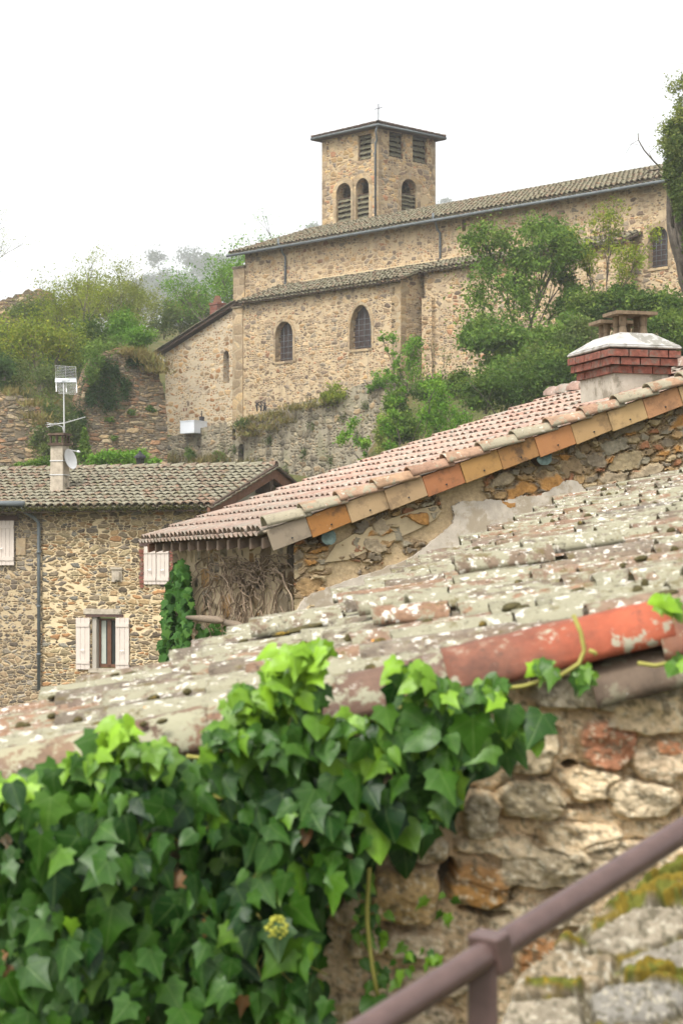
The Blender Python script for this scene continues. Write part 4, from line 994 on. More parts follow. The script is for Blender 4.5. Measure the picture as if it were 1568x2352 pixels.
# brick chimney with cement hood and two slab cowls
pc = MG.shift(-1.15); s0, zb = pc.sz(1407, 850)
CW, CD = .68, 1.0
def cq(o, z, s_=None): 
    s_ = s0 if s_ is None else s_
    return [MG.pt(s_-o, z, -1.15+o), MG.pt(s_+CW+o, z, -1.15+o), MG.pt(s_+CW+o, z, -1.15-CD-o), MG.pt(s_-o, z, -1.15-CD-o)]
dch = pc.dep(1407); zc0 = zz(880, dch); zbk = zz(856, dch)
mb = MB(); mb.hexa(cq(-.06, zc0-1.2)+cq(-.03, zbk)); chm = fixn(mb.build('chimney', plain('stained_render', (.37,.335,.275), .95, .25, 5, .7, second=((.19,.165,.12), .50, .8)), barn)); 
mb = MB(); rg = random.Random(12)
for k in range(3):
    o = (.0,.05,.075)[k]; z = zbk+.002+k*.086; h = .074
    for side in range(4):
        q = cq(o, z); a, b = q[side], q[(side+1) % 4]; L_ = (b-a).length; nb = max(3, int(L_/.23)); off = .5*(k % 2); D = (b-a).normalized(); inn = D.cross(Vector((0,0,1))); inn = -inn
        x = -off*.23
        while x < L_-.02:
            x0_, x1_ = max(0, x)+.006, min(L_, x+.22)
            if x1_-x0_ > .03:
                w = rg.uniform(-.006,.006); P_ = [a+D*x0_-inn*w, a+D*x1_-inn*w, a+D*x1_+inn*.1, a+D*x0_+inn*.1]
                mb.hexa([p+Vector((0,0,0)) for p in P_]+[p+Vector((0,0,h)) for p in P_], rg.random())
            x += .23
fixn(mb.build('brickwork', M['brick'], chm))
mb = MB(); mb.hexa(cq(-.03, zbk+.003)+cq(-.012, zbk+.262)); fixn(mb.build('joints', M['mortar'], chm))
zh = zbk+.265; zh2 = zh+.19
mb = MB(); mb.hexa(cq(.085, zh)+cq(.085, zh+.03)); mb.hexa(cq(.085, zh+.031)+cq(-.15, zh2)); hood = fixn(mb.build('hood', M['whitecap'], chm))
bv = hood.modifiers.new('soft', 'BEVEL'); bv.width = .02; bv.segments = 3
def cowl(so, oo, sw, od, zl, zt):
    mb = MB()
    for i in (0, 1):
        for j in (0, 1):
            b = MG.pt(s0+so+(sw-.12)*i+.06, zl, -1.15-oo-(od-.1)*j-.05)
            mb.tube([b, b+Vector((0,0,(zt-zl)*.45)), b+Vector((0,0,(zt-zl)*.5)), b+Vector((0,0,zt-zl))], [.052,.034,.04,.044], 8)
    q = [MG.pt(s0+so+i*sw+(i*2-1)*.06, 0, -1.15-oo-j*od+(1-2*j)*.06) for i, j in ((0,0),(1,0),(1,1),(0,1))]
    mb.hexa([p+Vector((0,0,zt)) for p in q]+[p+Vector((0,0,zt+.035)) for p in q])
    return mb.build('chimney_cowl', plain('cowl_stone', (.17,.125,.08), .95, .4, 18, .8), chm)
zl = zh2-.02; cowl(.15, .17, .36, .26, zl, zl+.215); cowl(.15, .60, .36, .22, zl-.02, zl+.165)

# ivy, dead vine and stick on the eave wall
def ME_px(X, Y, off=0): return ME.px(X, Y, off)
leafP = np.array([(0,0),(.18,-.14),(.44,-.10),(.40,.08),(.60,.30),(.33,.46),(.17,.72),(0,1.06),(-.17,.72),(-.33,.46),(-.60,.30),(-.40,.08),(-.44,-.10),(-.18,-.14),(0,.3),(0,.65)])
leafF = [(0,1,14),(1,2,14),(2,3,14),(3,4,14),(4,5,14),(5,15,14),(5,6,15),(6,7,15),(7,8,15),(8,9,15),(9,14,15),(9,10,14),(10,11,14),(11,12,14),(12,13,14),(13,0,14)]
leafQ = np.array([(0,0),(.24,-.10),(.42,.06),(.46,.24),(.40,.45),(.24,.70),(.10,.88),(0,1),(-.10,.88),(-.24,.70),(-.40,.45),(-.46,.24),(-.42,.06),(-.24,-.10),(0,.3),(0,.65)])
def ivy_mesh(name, leaves):
    """leaves: (position of the stalk end, normal, tip direction, size, tone)"""
    V = []; FF = []; UV = []; A = []
    for (p, n, t, s, tone) in leaves:
        n = Vector(n).normalized(); t = Vector(t); t = (t-n*t.dot(n)).normalized(); b = t.cross(n); base = len(V)
        fold = random.uniform(.08,.32); curl = random.uniform(-.05,.28); tw = random.uniform(-.12,.12); shp = leafP if random.random() < .72 else leafQ; wd = random.uniform(.85,1.08) if s > .055 else random.uniform(.6,.95)
        w1, w2 = random.uniform(0,6.28), random.uniform(.02,.06)
        for (x, y) in shp:
            h = -fold*abs(x)-curl*y*y*.6+tw*x*y+w2*math.sin(7*y+w1+4*x); V.append(tuple(p+b*(x*s*wd)+t*(y*s)+n*(h*s))); A.append(tone)
        FF += [tuple(i+base for i in f) for f in leafF]
        UV.append(shp)
    me = bpy.data.meshes.new(name); me.from_pydata(V, [], FF); me.update()
    a = me.attributes.new('rnd', 'FLOAT', 'POINT'); a.data.foreach_set('value', A)
    uv = me.uv_layers.new(name='UVMap'); allu = np.concatenate(UV); idx = np.empty(len(me.loops), np.int32); me.loops.foreach_get('vertex_index', idx)
    uv.data.foreach_set('uv', allu[idx].astype(np.float32).ravel())
    return me
cre = thing('creeper', 'dark green leafy creeper hanging down the far corner of the tiled house', 'climbing plant', ME_px(405, 1500))
poly = [(408,1285),(428,1290),(436,1340),(441,1400),(437,1455),(430,1500),(400,1520),(372,1520),(366,1500),(378,1440),(376,1380),(392,1330)]
lv = []
rg = random.Random(14)
while len(lv) < 520:
    X, Y = rg.uniform(360,445), rg.uniform(1280,1525)
    if not poly_in(X, Y, poly): continue
    p = ME_px(X, Y, rg.uniform(.02,.30)) if X > 408 else at(X, Y, 24.6+rg.uniform(-.5,.2))
    lv.append((p, (rg.gauss(-.2,.5), -1, rg.gauss(.4,.4)), (rg.gauss(0,.5), rg.gauss(0,.2), -1), rg.uniform(.06,.13), min(1, max(0, rg.gauss(.42,.25)))))
for k in range(70):
    X, Y = rg.gauss(460,8) if k % 2 else rg.gauss(500, 14), rg.uniform(1430,1480); lv.append((ME_px(X, Y, rg.uniform(.02,.12)), (rg.gauss(-.2,.5), -1, rg.gauss(.4,.4)), (rg.gauss(0,.5), 0, -1), rg.uniform(.04,.08), rg.uniform(.5,.8)))
link('foliage', ivy_mesh('foliage', lv), L_creep, cre, True)
mb = MB(); mb.tube([at(395,1540,24.4), at(402,1440,24.6), at(412,1360,24.6), at(414,1290,24.7)], .02, 6); mb.build('stem', M['stem'], cre)
vine = thing('dead_vine', 'tangle of bare brown vine stems clinging to the wall under the eave', 'climbing plant', ME_px(530, 1450))
mb = MB(); rg = random.Random(23)
for k in range(110):
    X = rg.gauss(545, 46) if k % 4 else rg.uniform(450,660); Y = rg.uniform(1272, 1400); pts = []; o = .02+rg.random()*.09
    dx = rg.gauss(0, 1.4); lenY = rg.uniform(40, 170)
    steps = 8
    for j in range(steps):
        pts.append(ME_px(min(672, max(442, X)), min(1470, Y), o)); X += dx+rg.gauss(0, 6.5); Y += lenY/steps; o = max(.012, o+rg.gauss(0,.012))
    w_ = .0058*rg.uniform(.6,1.8); mb.tube(pts, [w_]*4+[w_*.7]*4, 4, cap=False)
for k in range(70):
    X, Y = rg.uniform(470,640), rg.uniform(1270,1330); pts = []
    for j in range(6): pts.append(ME_px(min(672, X), Y, .03+rg.random()*.08)); X += rg.gauss(4, 10); Y += rg.gauss(3,7)
    mb.tube(pts, .006, 5, cap=False)
mb.build('stem', M['stem'], vine, True)
mb = MB(); mb.tube([ME_px(430,1418,.28), ME_px(465,1421,.22), ME_px(500,1424,.18), ME_px(512,1427,.16)], [.02,.04,.045,.02], 8); mb.tube([ME_px(512,1428,.12), ME_px(545,1436,.12), ME_px(572,1446,.06)], [.03,.045,.035], 8)
tag(mb.build('wooden_pole', M['oldwood'], None, True), 'weathered grey wooden pole lying against the vine covered wall', 'pole')

# ================================================================== FOREGROUND HOUSE (lichen roof and ivy wall)
fh = thing('stone_house', 'near house with a lichen covered tile roof above an ivy grown rubble wall', 'house', (0, 6, -4.5))
RX, RY, RC = .22, .050, -.508
def rz2(x, y): return RC+RX*x+RY*y
ey = [3.2,5.56,6.09,6.93,8.57,11.55,13]; ex = [-2.3,-.95,-.50,.03,.53,1.38,1.84]
def eave_x(y): return float(np.interp(y, ey, ex))
sv = Vector((1,0,RX)).normalized(); av = Vector((0,1,RY)).normalized(); nv = sv.cross(av); nv = nv if nv.z > 0 else -nv
cs_ = math.sqrt(1+RX*RX)
Y0, YN, DY = 4.34, 11.62, .205
mb = MB(); rg = random.Random(41); i = 0; y = Y0
while y < YN:
    x0 = eave_x(y)+rg.uniform(-.02,.02); x1 = min(.185*y+1.1, 3.2)
    Lr = .37
    O = Vector((x0, y, rz2(x0, y)))
    tile_rows(mb, O, av, sv, nv, [(0, 0, (x1-x0)*cs_)], Lr, .084+rg.uniform(-.006,.006), 10, .009, .014, .024, .022, nseg=4, rough=.008, seed=100+i, channel=False, phase=.3, flat=.54)
    O2 = Vector((x0+.01, y+DY/2, rz2(x0, y+DY/2)))
    tile_rows(mb, O2, -av, sv, nv, [(0, 0, (x1-x0)*cs_)], .4, .09, 6, .01, .012, .03, .02, nseg=2, seed=300+i, channel=False) if False else None
    y += DY+rg.uniform(-.008,.008); i += 1
# channel sheet under the cover tiles
vs = []; fs = []; nx = 14; ys = np.arange(4.24, YN+.1, .0512)
for j, yy in enumerate(ys):
    xa, xb = eave_x(yy)+.02, min(.185*yy+1.1, 3.2)
    for k in range(nx+1):
        x = xa+(xb-xa)*k/nx; vs.append(Vector((x, yy, rz2(x, yy)-.012+.016*math.cos((yy-Y0)*2*math.pi/DY))))
for j in range(len(ys)-1):
    for k in range(nx): b = j*(nx+1)+k; fs.append((b, b+1, b+nx+2, b+nx+1))
mb.add(vs, fs, .4)
roof_fg = mb.build('roof', M['oldtile'], fh, True)
# slab tiles lying loose on the roof: some standing proud
for X, Y, ln, w, an, lift in ((1175,1345,.33,.16,.02,.05),(1330,1306,.34,.16,-.03,.05),(880,1440,.2,.14,.05,.04),(945,1448,.26,.15,.1,.05),(1010,1440,.15,.12,-.2,.04),(700,1480,.28,.15,.05,.03),(1100,1340,.16,.1,0,.05),(960,1470,.2,.13,.1,.04)):
    v_ = (HZ-Y)/F; u_ = uu(X); dd = -RC/(RX*u_+RY-v_); p = at(X, Y, dd)
    mb = MB(); tile_rows(mb, p+nv*lift+sv*(-ln/2), (av+sv*an).normalized(), sv, nv, [(0,0,ln*.9)], ln, w/2, 10, .004, .02, .03, .05, nseg=3, seed=int(X), channel=False, flat=.7, rough=.008)
    mb.build('loose_tile', M['oldtile'], fh, True)
# verge tiles along the near edge: large, each its own colour
def fg_verge(X0, X1, tone, name='verge_tile', lift=0.0):
    yv = 4.17; x0, x1 = uu(X0)*yv, uu(X1)*yv; m = 14; nl = 10; R = .098; vs = []; fs = []; rg = random.Random(int(X0)+900)
    O = Vector((x0, yv+.085, rz2(x0, yv)+.0+lift))
    for layer in (0, 1):
        for j in range(nl+1):
            t = j/nl; r = (R*(1.02-.10*t) if True else R)-(.016 if layer else 0)
            for k in range(m+1):
                ph = math.pi*1.06*k/m-.03
                w = (rg.random()-.5)*.003
                vs.append(O+sv*((x1-x0)*cs_*1.04*t)+av*(-r*math.cos(ph)*.95)+nv*(r*math.sin(ph)*.92+w-.028+.03*(1-t)*0+.012*t))
    K = (nl+1)*(m+1)
    for j in range(nl):
        for k in range(m):
            p = j*(m+1)+k; fs += [(p, p+m+1, p+m+2, p+1), (K+p, K+p+1, K+p+m+2, K+p+m+1)]
    for k in range(m): fs += [(k, k+1, K+k+1, K+k), (nl*(m+1)+k, K+nl*(m+1)+k, K+nl*(m+1)+k+1, nl*(m+1)+k+1)]
    for j in range(nl):
        for k in (0, m): p = j*(m+1)+k; fs.append((p, K+p, K+p+m+1, p+m+1))
    mb = MB(); mb.add(vs, fs, tone)
    t = NT('verge_clay_near'); p = t.geo(); base, lich, amt = VF[tone]
    c = t.ramp(t.noise(p, 7, 8, .72), [(.30, tuple(v*.42 for v in base)), (.48, tuple(v*.85 for v in base)), (.70, tuple(min(1, v*1.25) for v in base))])
    c = t.mix(t.math('MULTIPLY', t.sm(t.noise(p, 4.5, 5, .7), .52, .68), .6), c, tuple(v*.5+.04 for v in base))
    nz = t.n('ShaderNodeNewGeometry'); sx = t.n('ShaderNodeSeparateXYZ'); t.l(nz.outputs['Normal'], sx.inputs[0])
    if tone == 4:                  # only the upper end of this newer tile has kept its red
        sp_ = t.n('ShaderNodeSeparateXYZ'); t.l(p, sp_.inputs[0])
        old = t.math('SUBTRACT', 1.0, t.sm(t.math('ADD', sp_.outputs[0], t.math('MULTIPLY', t.math('SUBTRACT', t.noise(p, 9, 6, .7), .5), .5)), .30, .56))
        c = t.mix(t.math('MULTIPLY', old, .85), c, t.ramp(t.noise(p, 16, 6, .7), [(.35,(.07,.04,.028)),(.58,(.17,.075,.046)),(.70,(.30,.28,.21))]))
    lm = t.sm(t.noise(p, 8, 7, .72), .66-amt*.25, .70-amt*.25)
    c = t.mix(lm, c, lich)
    c = t.mix(t.sm(t.noise(p, 24, 7, .78), .625, .66), c, (.42,.40,.33))
    c = t.mix(t.math('MULTIPLY', t.sm(t.noise(p, 17, 6, .75), .56, .68), .55), c, (.055,.04,.03))
    t.bump(t.noise(p, 70, 6, .7), .5, .006)
    return fixn(mb.build(name, t.done(c, .75, .3), fh, True))
VF = [((.20,.13,.08),(.27,.25,.16),.7),((.15,.088,.055),(.26,.25,.165),.6),((.19,.105,.062),(.27,.26,.17),.7),((.135,.08,.055),(.26,.25,.17),.62),((.29,.072,.034),(.30,.28,.20),.30),((.19,.085,.05),(.26,.235,.16),.4),((.12,.085,.058),(.17,.15,.10),.5)]
for i, (a, b) in enumerate(((-140,215),(205,475),(465,770),(690,1035))): fg_verge(a, b, i)
o = fg_verge(1030, 1530, 4, lift=.012); o['label'] = 'bright orange red verge tile'
fg_verge(1520, 1980, 5, lift=-.012)
fg_verge(1365, 1830, 6, lift=-.080)
# moss cushions
mb = MB(); rg = random.Random(77)
def cushion(p, r, h, a):
    rock(mb, p, sv, av, nv, r*rg.uniform(1,1.7), r*rg.uniform(.8,1.1), h, rg.randrange(9999), 2.2, (10,7), .15, a)
mpx = [(395,1715,20,18),(430,1585,16,9),(352,1600,20,8),(385,1605,26,9),(260,1590,20,8),(325,1588,10,6),(235,1660,26,11),(180,1650,16,9),(120,1642,14,8),(330,1660,16,8),(372,1654,14,7),(120,1600,18,5),(300,1545,16,5),(265,1548,14,4),(700,1440,46,8),(800,1462,10,10),(770,1500,12,6),(905,1438,26,9),(870,1470,22,9),(1325,1355,22,9),(1405,1287,14,9),(1470,1280,20,8),(1240,1310,8,9),(1530,1360,30,10),(1175,1390,38,12),(1010,1395,20,9),(640,1455,18,6),(560,1470,14,5),(470,1515,16,4),(1480,1335,10,12),(1430,1300,9,10),(1300,1270,9,7),(1100,1285,8,6)]
for X, Y, rx, ry in mpx:
    u_, v_ = uu(X), (HZ-Y)/F; dd = min(11.4, max(4.1, -(RC+.06)/(RX*u_+RY-v_))); k = dd/F
    cushion(at(X, Y+ry*.4, dd), rx*k*.6, ry*k*.9, .5)
for k in range(170):
    y = 4.4+(11.4-4.4)*rg.random()**1.1; x = eave_x(y)+.05+rg.random()*(.19*y-eave_x(y)); j = round((y-Y0)/DY); yc = Y0+j*DY+rg.choice((0,0,.06,-.06)); r = rg.uniform(.004,.013)
    cushion(Vector((x, yc, rz2(x, yc)+(.055 if abs(yc-Y0-j*DY) < .01 else .025))), r, r*rg.uniform(.6,1.3), .5)
mo = mb.build('moss', M['moss'], fh, True); mo['kind'] = 'stuff'

# the rubble wall below: real relief
def cell(wx, wy, cw, ch, seed, p=3.2):
    """jittered-grid cells: distances to the nearest two centres and the random number of the nearest"""
    rg = np.random.default_rng(seed); J = rg.random((128,128,3)); d1 = np.full(wx.shape, 9e9); d2 = d1.copy(); rid = np.zeros(wx.shape); iy = np.floor(wy/ch).astype(int)
    for dj in (-1,0,1):
        r = iy+dj; sh = (r % 2)*.5; ix = np.floor(wx/cw-sh).astype(int)
        for di in (-1,0,1,):
            c = ix+di; q = J[r % 128, c % 128]
            cx = (c+sh+.5+(q[...,0]-.5)*.7)*cw; cy = (r+.5+(q[...,1]-.5)*.6)*ch
            d = ((np.abs(wx-cx)/cw)**p+(np.abs(wy-cy)/ch)**p)**(1/p)
            n = d < d1; d2 = np.where(n, d1, np.minimum(d2, d)); rid = np.where(n, q[...,2], rid); d1 = np.where(n, d, d1)
    return d1, d2, rid
def mid_relief():
    nx, nz = 330, 230; X = np.linspace(672, 1640, nx); Yp = np.linspace(850, 1500, nz); XX, YY = np.meshgrid(X, Yp)
    tl = YY+.30*(XX-700)*0
    wx = XX+40*(fbm(XX/70, YY/70, 3)-.5)+14*(fbm(XX/18, YY/18, 9)-.5); wy = tl+30*(fbm(XX/80+7, YY/60, 4)-.5)+14*(fbm(XX/18+3, YY/18, 12)-.5)+.16*(XX-700)
    pal = np.array([(.22,.16,.095),(.30,.20,.10),(.16,.135,.105),(.36,.19,.065),(.26,.23,.17),(.19,.155,.11),(.34,.27,.165),(.27,.13,.07),(.31,.25,.17),(.24,.21,.155)])
    H = .008*(fbm(XX/30, YY/30, 21)-.5); C = np.ones(XX.shape+(3,))*np.array((.40,.305,.185))*(.7+.6*fbm(XX/40, YY/40, 31))[...,None]
    zone = np.clip((fbm(XX/120, YY/90, 44)-.40)*9+(XX-1000)/130, 0, 1)      # rubble to the right, mortar to the left
    left = np.clip((760-XX)/30, 0, 1); zone = np.maximum(zone, left)
    for cw, ch, sd, pick in ((30,17,5,1.0),(70,36,8,.42)):
        d1, d2, rid = cell(wx, wy, cw, ch, sd); e = (d2-d1)*.5
        sel = (((rid*13.7) % 1) < pick)*1.0
        m = np.clip((e-.03)/.09, 0, 1); m = m*m*(3-2*m)*sel*np.clip((zone-rid*.75)*8, 0, 1)
        col = pal[(rid*9.99).astype(int)]*(.65+.7*fbm(XX/9+rid*50, YY/8, 47, 4))[...,None]
        h = .018+.045*((rid*7.7) % 1)+.02*(fbm(XX/16, YY/14, 17)-.5)
        H = H*(1-m)+h*m; C = C*(1-m[...,None])+col*m[...,None]
        H -= .035*np.clip(1-e/.035, 0, 1)*sel*(fbm(XX/50, YY/50, 66) > .48)*zone
    H += .012*(fbm(XX/7, YY/7, 55, 4)-.5)
    pl = MG; u = (XX-CX)/F; sv_ = (u*pl.p.y-pl.p.x)/(pl.d.x-u*pl.d.y); dep = pl.p.y+pl.d.y*sv_; z = (HZ-YY)/F*dep
    lim = vz0+PIT*(sv_+OVE)-.13; z = np.minimum(z, lim); off = .03+H
    V = np.stack([pl.p.x+pl.d.x*sv_+pl.n.x*off, pl.p.y+pl.d.y*sv_+pl.n.y*off, z], -1).reshape(-1,3)
    idx = np.arange(nx*nz).reshape(nz, nx); Fq = np.stack([idx[:-1,:-1], idx[1:,:-1], idx[1:,1:], idx[:-1,1:]], -1).reshape(-1,4)
    zf = V[:,2][Fq]; Fq = Fq[(zf.max(1)-zf.min(1)) > 1e-6]
    me = bpy.data.meshes.new('facing'); me.from_pydata(V.tolist(), [], Fq.tolist()); me.update()
    ca = me.color_attributes.new('stonecol', 'FLOAT_COLOR', 'POINT'); ca.data.foreach_set('color', np.concatenate([np.clip(C.reshape(-1,3), 0, 1), np.ones((nx*nz,1))], 1).astype(np.float32).ravel())
    t = NT('mid_rubble'); p = t.geo(); c = t.attr('stonecol', 'Color')
    c = t.mix(1.0, c, t.ramp(t.noise(p, 30, 6, .7), [(.25,(.65,.63,.6)),(.75,(1.3,1.3,1.28))]), 'MULTIPLY'); t.bump(t.noise(p, 45, 6, .75), .6, .01)
    link('stone_facing', me, t.done(c, .95, .12), barn, False)
mid_relief()
def fg_wall():
    yw = 4.27; k = yw/F
    nx, nz = 430, 300
    X = np.linspace(-260, 1960, nx); Yp = np.linspace(1380, 2420, nz); XX, YY = np.meshgrid(X, Yp)
    # jitter the domain so that stones are irregular
    wx = XX+60*(fbm(XX/170, YY/170, 3)-.5)+22*(fbm(XX/40, YY/40, 9)-.5); wy = YY+50*(fbm(XX/170+7, YY/170, 4)-.5)+20*(fbm(XX/40+3, YY/40, 12)-.5)
    rg = np.random.default_rng(5); H = np.full(XX.shape, -.012)+.022*(fbm(XX/90, YY/90, 21)-.5); C = np.zeros(XX.shape+(3,)); C[:] = (.44,.345,.23)
    C *= (.75+.5*fbm(XX/60, YY/60, 31))[...,None]
    st = [  # X, Y, rx, ry, squareness, height, colour
     (1390,1705,72,62,3,.016,(.26,.125,.075)),(1205,1845,78,48,3,.040,(.31,.26,.18)),(1095,1872,38,64,3,.034,(.28,.24,.175)),(928,2058,98,72,4,.050,(.33,.235,.12)),
     (1105,2010,72,28,3,.026,(.30,.17,.075)),(1100,2052,62,24,3,.03,(.34,.19,.07)),(985,1950,46,32,3,.03,(.34,.28,.185)),(1390,1570,180,58,4,.02,(.30,.265,.205)),
     (1500,1640,110,46,3,.022,(.46,.37,.25)),(1215,1720,60,70,3,.022,(.40,.335,.235)),(1520,1745,70,40,3,.018,(.44,.35,.25)),(1545,1715,34,18,3,.02,(.42,.20,.11)),
     (1360,1800,70,40,3,.012,(.43,.35,.24)),(1470,1830,80,48,3,.014,(.36,.30,.215)),(1250,1985,120,52,3,.03,(.30,.25,.175)),(1330,1920,100,34,3,.016,(.44,.36,.25)),
     (1420,1960,80,36,3,.018,(.33,.27,.19)),(1130,1945,90,22,3,.018,(.45,.37,.26)),(790,2080,40,50,3,.02,(.36,.29,.2)),(960,2170,80,30,3,.022,(.40,.33,.24)),
     (840,2170,50,24,3,.02,(.33,.26,.17)),(1010,2260,90,34,3,.028,(.37,.31,.225)),(880,2280,50,40,3,.02,(.40,.33,.23)),(1190,2110,80,44,3,.022,(.42,.345,.24)),
     (1300,2090,70,40,3,.02,(.34,.28,.2)),(800,2330,60,40,3,.02,(.36,.3,.2)),(980,2350,80,36,3,.024,(.33,.27,.2)),(1120,2190,60,40,3,.02,(.36,.3,.21)),(1240,2210,40,70,3,.03,(.30,.155,.07)),
     (600,2100,70,50,3,.02,(.3,.24,.17)),(450,2200,80,60,3,.02,(.3,.24,.17)),(1640,1600,80,50,3,.02,(.40,.33,.23)),(1680,1720,90,50,3,.02,(.36,.3,.21)),(1640,1840,80,50,3,.02,(.4,.33,.23)),(1800,1650,90,60,3,.02,(.34,.28,.2)),(1820,1800,90,60,3,.02,(.4,.34,.24)),(1700,1950,90,50,3,.02,(.34,.28,.2)),(300,2000,70,60,3,.02,(.3,.25,.18)),(600,1900,70,50,3,.02,(.3,.24,.17)),(150,2100,90,60,3,.02,(.3,.24,.17)),(880,1800,90,50,3,.02,(.34,.28,.2)),(1010,1830,50,30,3,.02,(.36,.19,.1))]
    for (cx, cy, rx, ry, sq, h, col) in st:
        q = (np.abs((wx-cx)/rx)**sq+np.abs((wy-cy)/ry)**sq)**(1/sq)
        m = np.clip((1.0-q)/.16, 0, 1); m = m*m*(3-2*m)
        surf = h*(.80+.2*np.clip(1-q, 0, 1))+.016*(fbm(XX/35+cx, YY/28+cy, 41, 5)-.5)+.022*(fbm(XX/80+cy, YY/60, 17)-.5)
        H = H*(1-m)+np.maximum(surf, H)*m
        tone = (.62+.76*fbm(XX/28+cx, YY/22, 47, 5))[...,None]
        C = C*(1-m[...,None])+np.array(col)*tone*m[...,None]
        gap = np.clip(1-np.abs(q-1.07)/.07, 0, 1)*np.clip((fbm(XX/60+cx, YY/60+cy, 63)-.42)*6, 0, 1)
        H -= .014*gap
    for (cx, cy, rx, ry, dp) in ((1035,1790,28,30,.10),(1300,1762,16,9,.08),(1035,2020,14,40,.10),(768,2072,14,20,.08),(880,1770,60,20,.06),(1110,2090,50,8,.05),(1320,1850,60,6,.03)):
        q = ((wx-cx)/rx)**2+((wy-cy)/ry)**2; H -= dp*np.clip(1.4-q, 0, 1)
    H += .010*(fbm(XX/14, YY/14, 55, 4)-.5)+.003*(RNG.random(H.shape)-.5)
    # dark lichen specks and grain
    sp = np.clip((fbm(XX/11, YY/11, 71, 4)-.58)*9, 0, .7)[...,None]; C = C*(1-sp)+np.array((.12,.105,.075))*sp
    sp = np.clip((fbm(XX/9+5, YY/9, 77, 3)-.63)*9, 0, .6)[...,None]; C = C*(1-sp)+np.array((.52,.48,.38))*sp
    C = C*np.array((1.48,1.45,1.38)); x = (XX-CX)*k; z = (HZ-YY)*k; top = rz2(x, 4.17)-.045
    z = np.where(z > top, top, z)
    V = np.stack([x, yw-H*1.35, z], -1).reshape(-1,3)
    idx = np.arange(nx*nz).reshape(nz, nx); Fq = np.stack([idx[:-1,:-1], idx[1:,:-1], idx[1:,1:], idx[:-1,1:]], -1).reshape(-1,4)
    zf = V[:,2][Fq]; keep = (zf.max(1)-zf.min(1)) > 1e-6; Fq = Fq[keep]
    me = bpy.data.meshes.new('wall'); me.from_pydata(V.tolist(), [], Fq.tolist()); me.update()
    ca = me.color_attributes.new('stonecol', 'FLOAT_COLOR', 'POINT'); ca.data.foreach_set('color', np.concatenate([np.clip(C.reshape(-1,3), 0, 1), np.ones((nx*nz,1))], 1).astype(np.float32).ravel())
    t = NT('near_rubble'); p = t.geo(); c = t.attr('stonecol', 'Color')
    c = t.mix(1.0, c, t.ramp(t.noise(p, 45, 6, .7), [(.25,(.62,.6,.57)),(.75,(1.3,1.3,1.28))]), 'MULTIPLY')
    t.bump(t.noise(p, 90, 6, .75), .7, .006)
    o = link('wall', me, t.done(c, .95, .12), fh, True)
    body = MB(); 
    vs = [Vector((x, y, z)) for z in (-5,) for x, y in ((-1.9,yw+.12),(1.9,yw+.12),(1.9,yw+.5),(-1.9,yw+.5))]+[Vector((x, y, rz2(x, 4.17)-.10)) for x, y in ((-1.9,yw+.12),(1.9,yw+.12),(1.9,yw+.5),(-1.9,yw+.5))]
    body.hexa(vs); body.hexa([Vector((x, y, z)) for z in (-5, (HZ-2400)*k) for x, y in ((-1.9,yw+.02),(1.9,yw+.02),(1.9,yw+.119),(-1.9,yw+.119))])
    o2 = fixn(body.build('wall_core', plain('wall_core_mortar', (.20,.165,.115), .95, .4, 16, .9), fh)); wall_uv(o2.data)
fg_wall()
# side walls that carry the far eave
mb = MB(); pts = [(y, eave_x(y)+.28) for y in (4.8,5.56,6.09,6.93,8.57,11.5)]
for (ya, xa), (yb, xb) in zip(pts[:-1], pts[1:]):
    mb.hexa([Vector((xa,ya,-5)),Vector((xa+.4,ya,-5)),Vector((xb+.4,yb,-5)),Vector((xb,yb,-5)),Vector((xa,ya,rz2(xa,ya)-.07)),Vector((xa+.4,ya,rz2(xa+.4,ya)-.07)),Vector((xb+.4,yb,rz2(xb+.4,yb)-.07)),Vector((xb,yb,rz2(xb,yb)-.07))])
o = fixn(mb.build('side_wall', M['mid'], fh)); wall_uv(o.data)

# ------------------------------------------------------------------ IVY on the near wall
ivy = thing('ivy', 'large glossy green ivy spreading over the near stone wall and roof edge', 'ivy', (-.3, 4.1, -1.2))
IP = [(-60,1795),(60,1785),(150,1775),(235,1725),(330,1735),(430,1775),(490,1690),(560,1610),(650,1545),(740,1580),(770,1680),(850,1690),(900,1600),(960,1560),(1060,1590),(1150,1610),(1230,1650),(1275,1700),(1220,1720),(1130,1745),(1050,1790),(1020,1880),(960,1960),(890,1930),(850,1990),(770,2040),(735,2120),(745,2220),(760,2380),(-60,2380)]
lv = []; rg = random.Random(99); random.seed(99)
def addleaf(X, Y, d, s, tone, up=.45, side=.45, droop=.5):
    p = at(X, Y, d); n = (rg.gauss(0, side), -1, rg.gauss(up, .3)); t = (rg.gauss(0, droop), rg.gauss(-.15,.25), -1)
    lv.append((p, n, t, s, tone))
cnt = 0
while cnt < 1050:                       # the mass
    X, Y = rg.uniform(-60,1280), rg.uniform(1500,2380)
    if not poly_in(X, Y, IP): continue
    dep = rg.random(); bulge = .20+.18*min(1, max(0, (900-X)/700))*min(1, max(0, (Y-1650)/300))
    tone = min(.74, max(0, rg.gauss(.10+.50*rg.random()**1.25, .10)))
    if Y < 1800 and dep > .5: tone = min(.75, tone+.12)
    addleaf(X, Y-25, 4.14-bulge*dep, rg.uniform(.032,.078)*(1.0 if Y > 1680 else .8), tone, .35, .55, .55)
    cnt += 1
for X, Y in ((8,2190),(15,2215),(190,2240),(480,2120),(330,1905),(700,1900),(110,2330),(560,2290),(420,2010)): addleaf(X, Y, 3.93, rg.uniform(.035,.06), 1.0)
cnt = 0
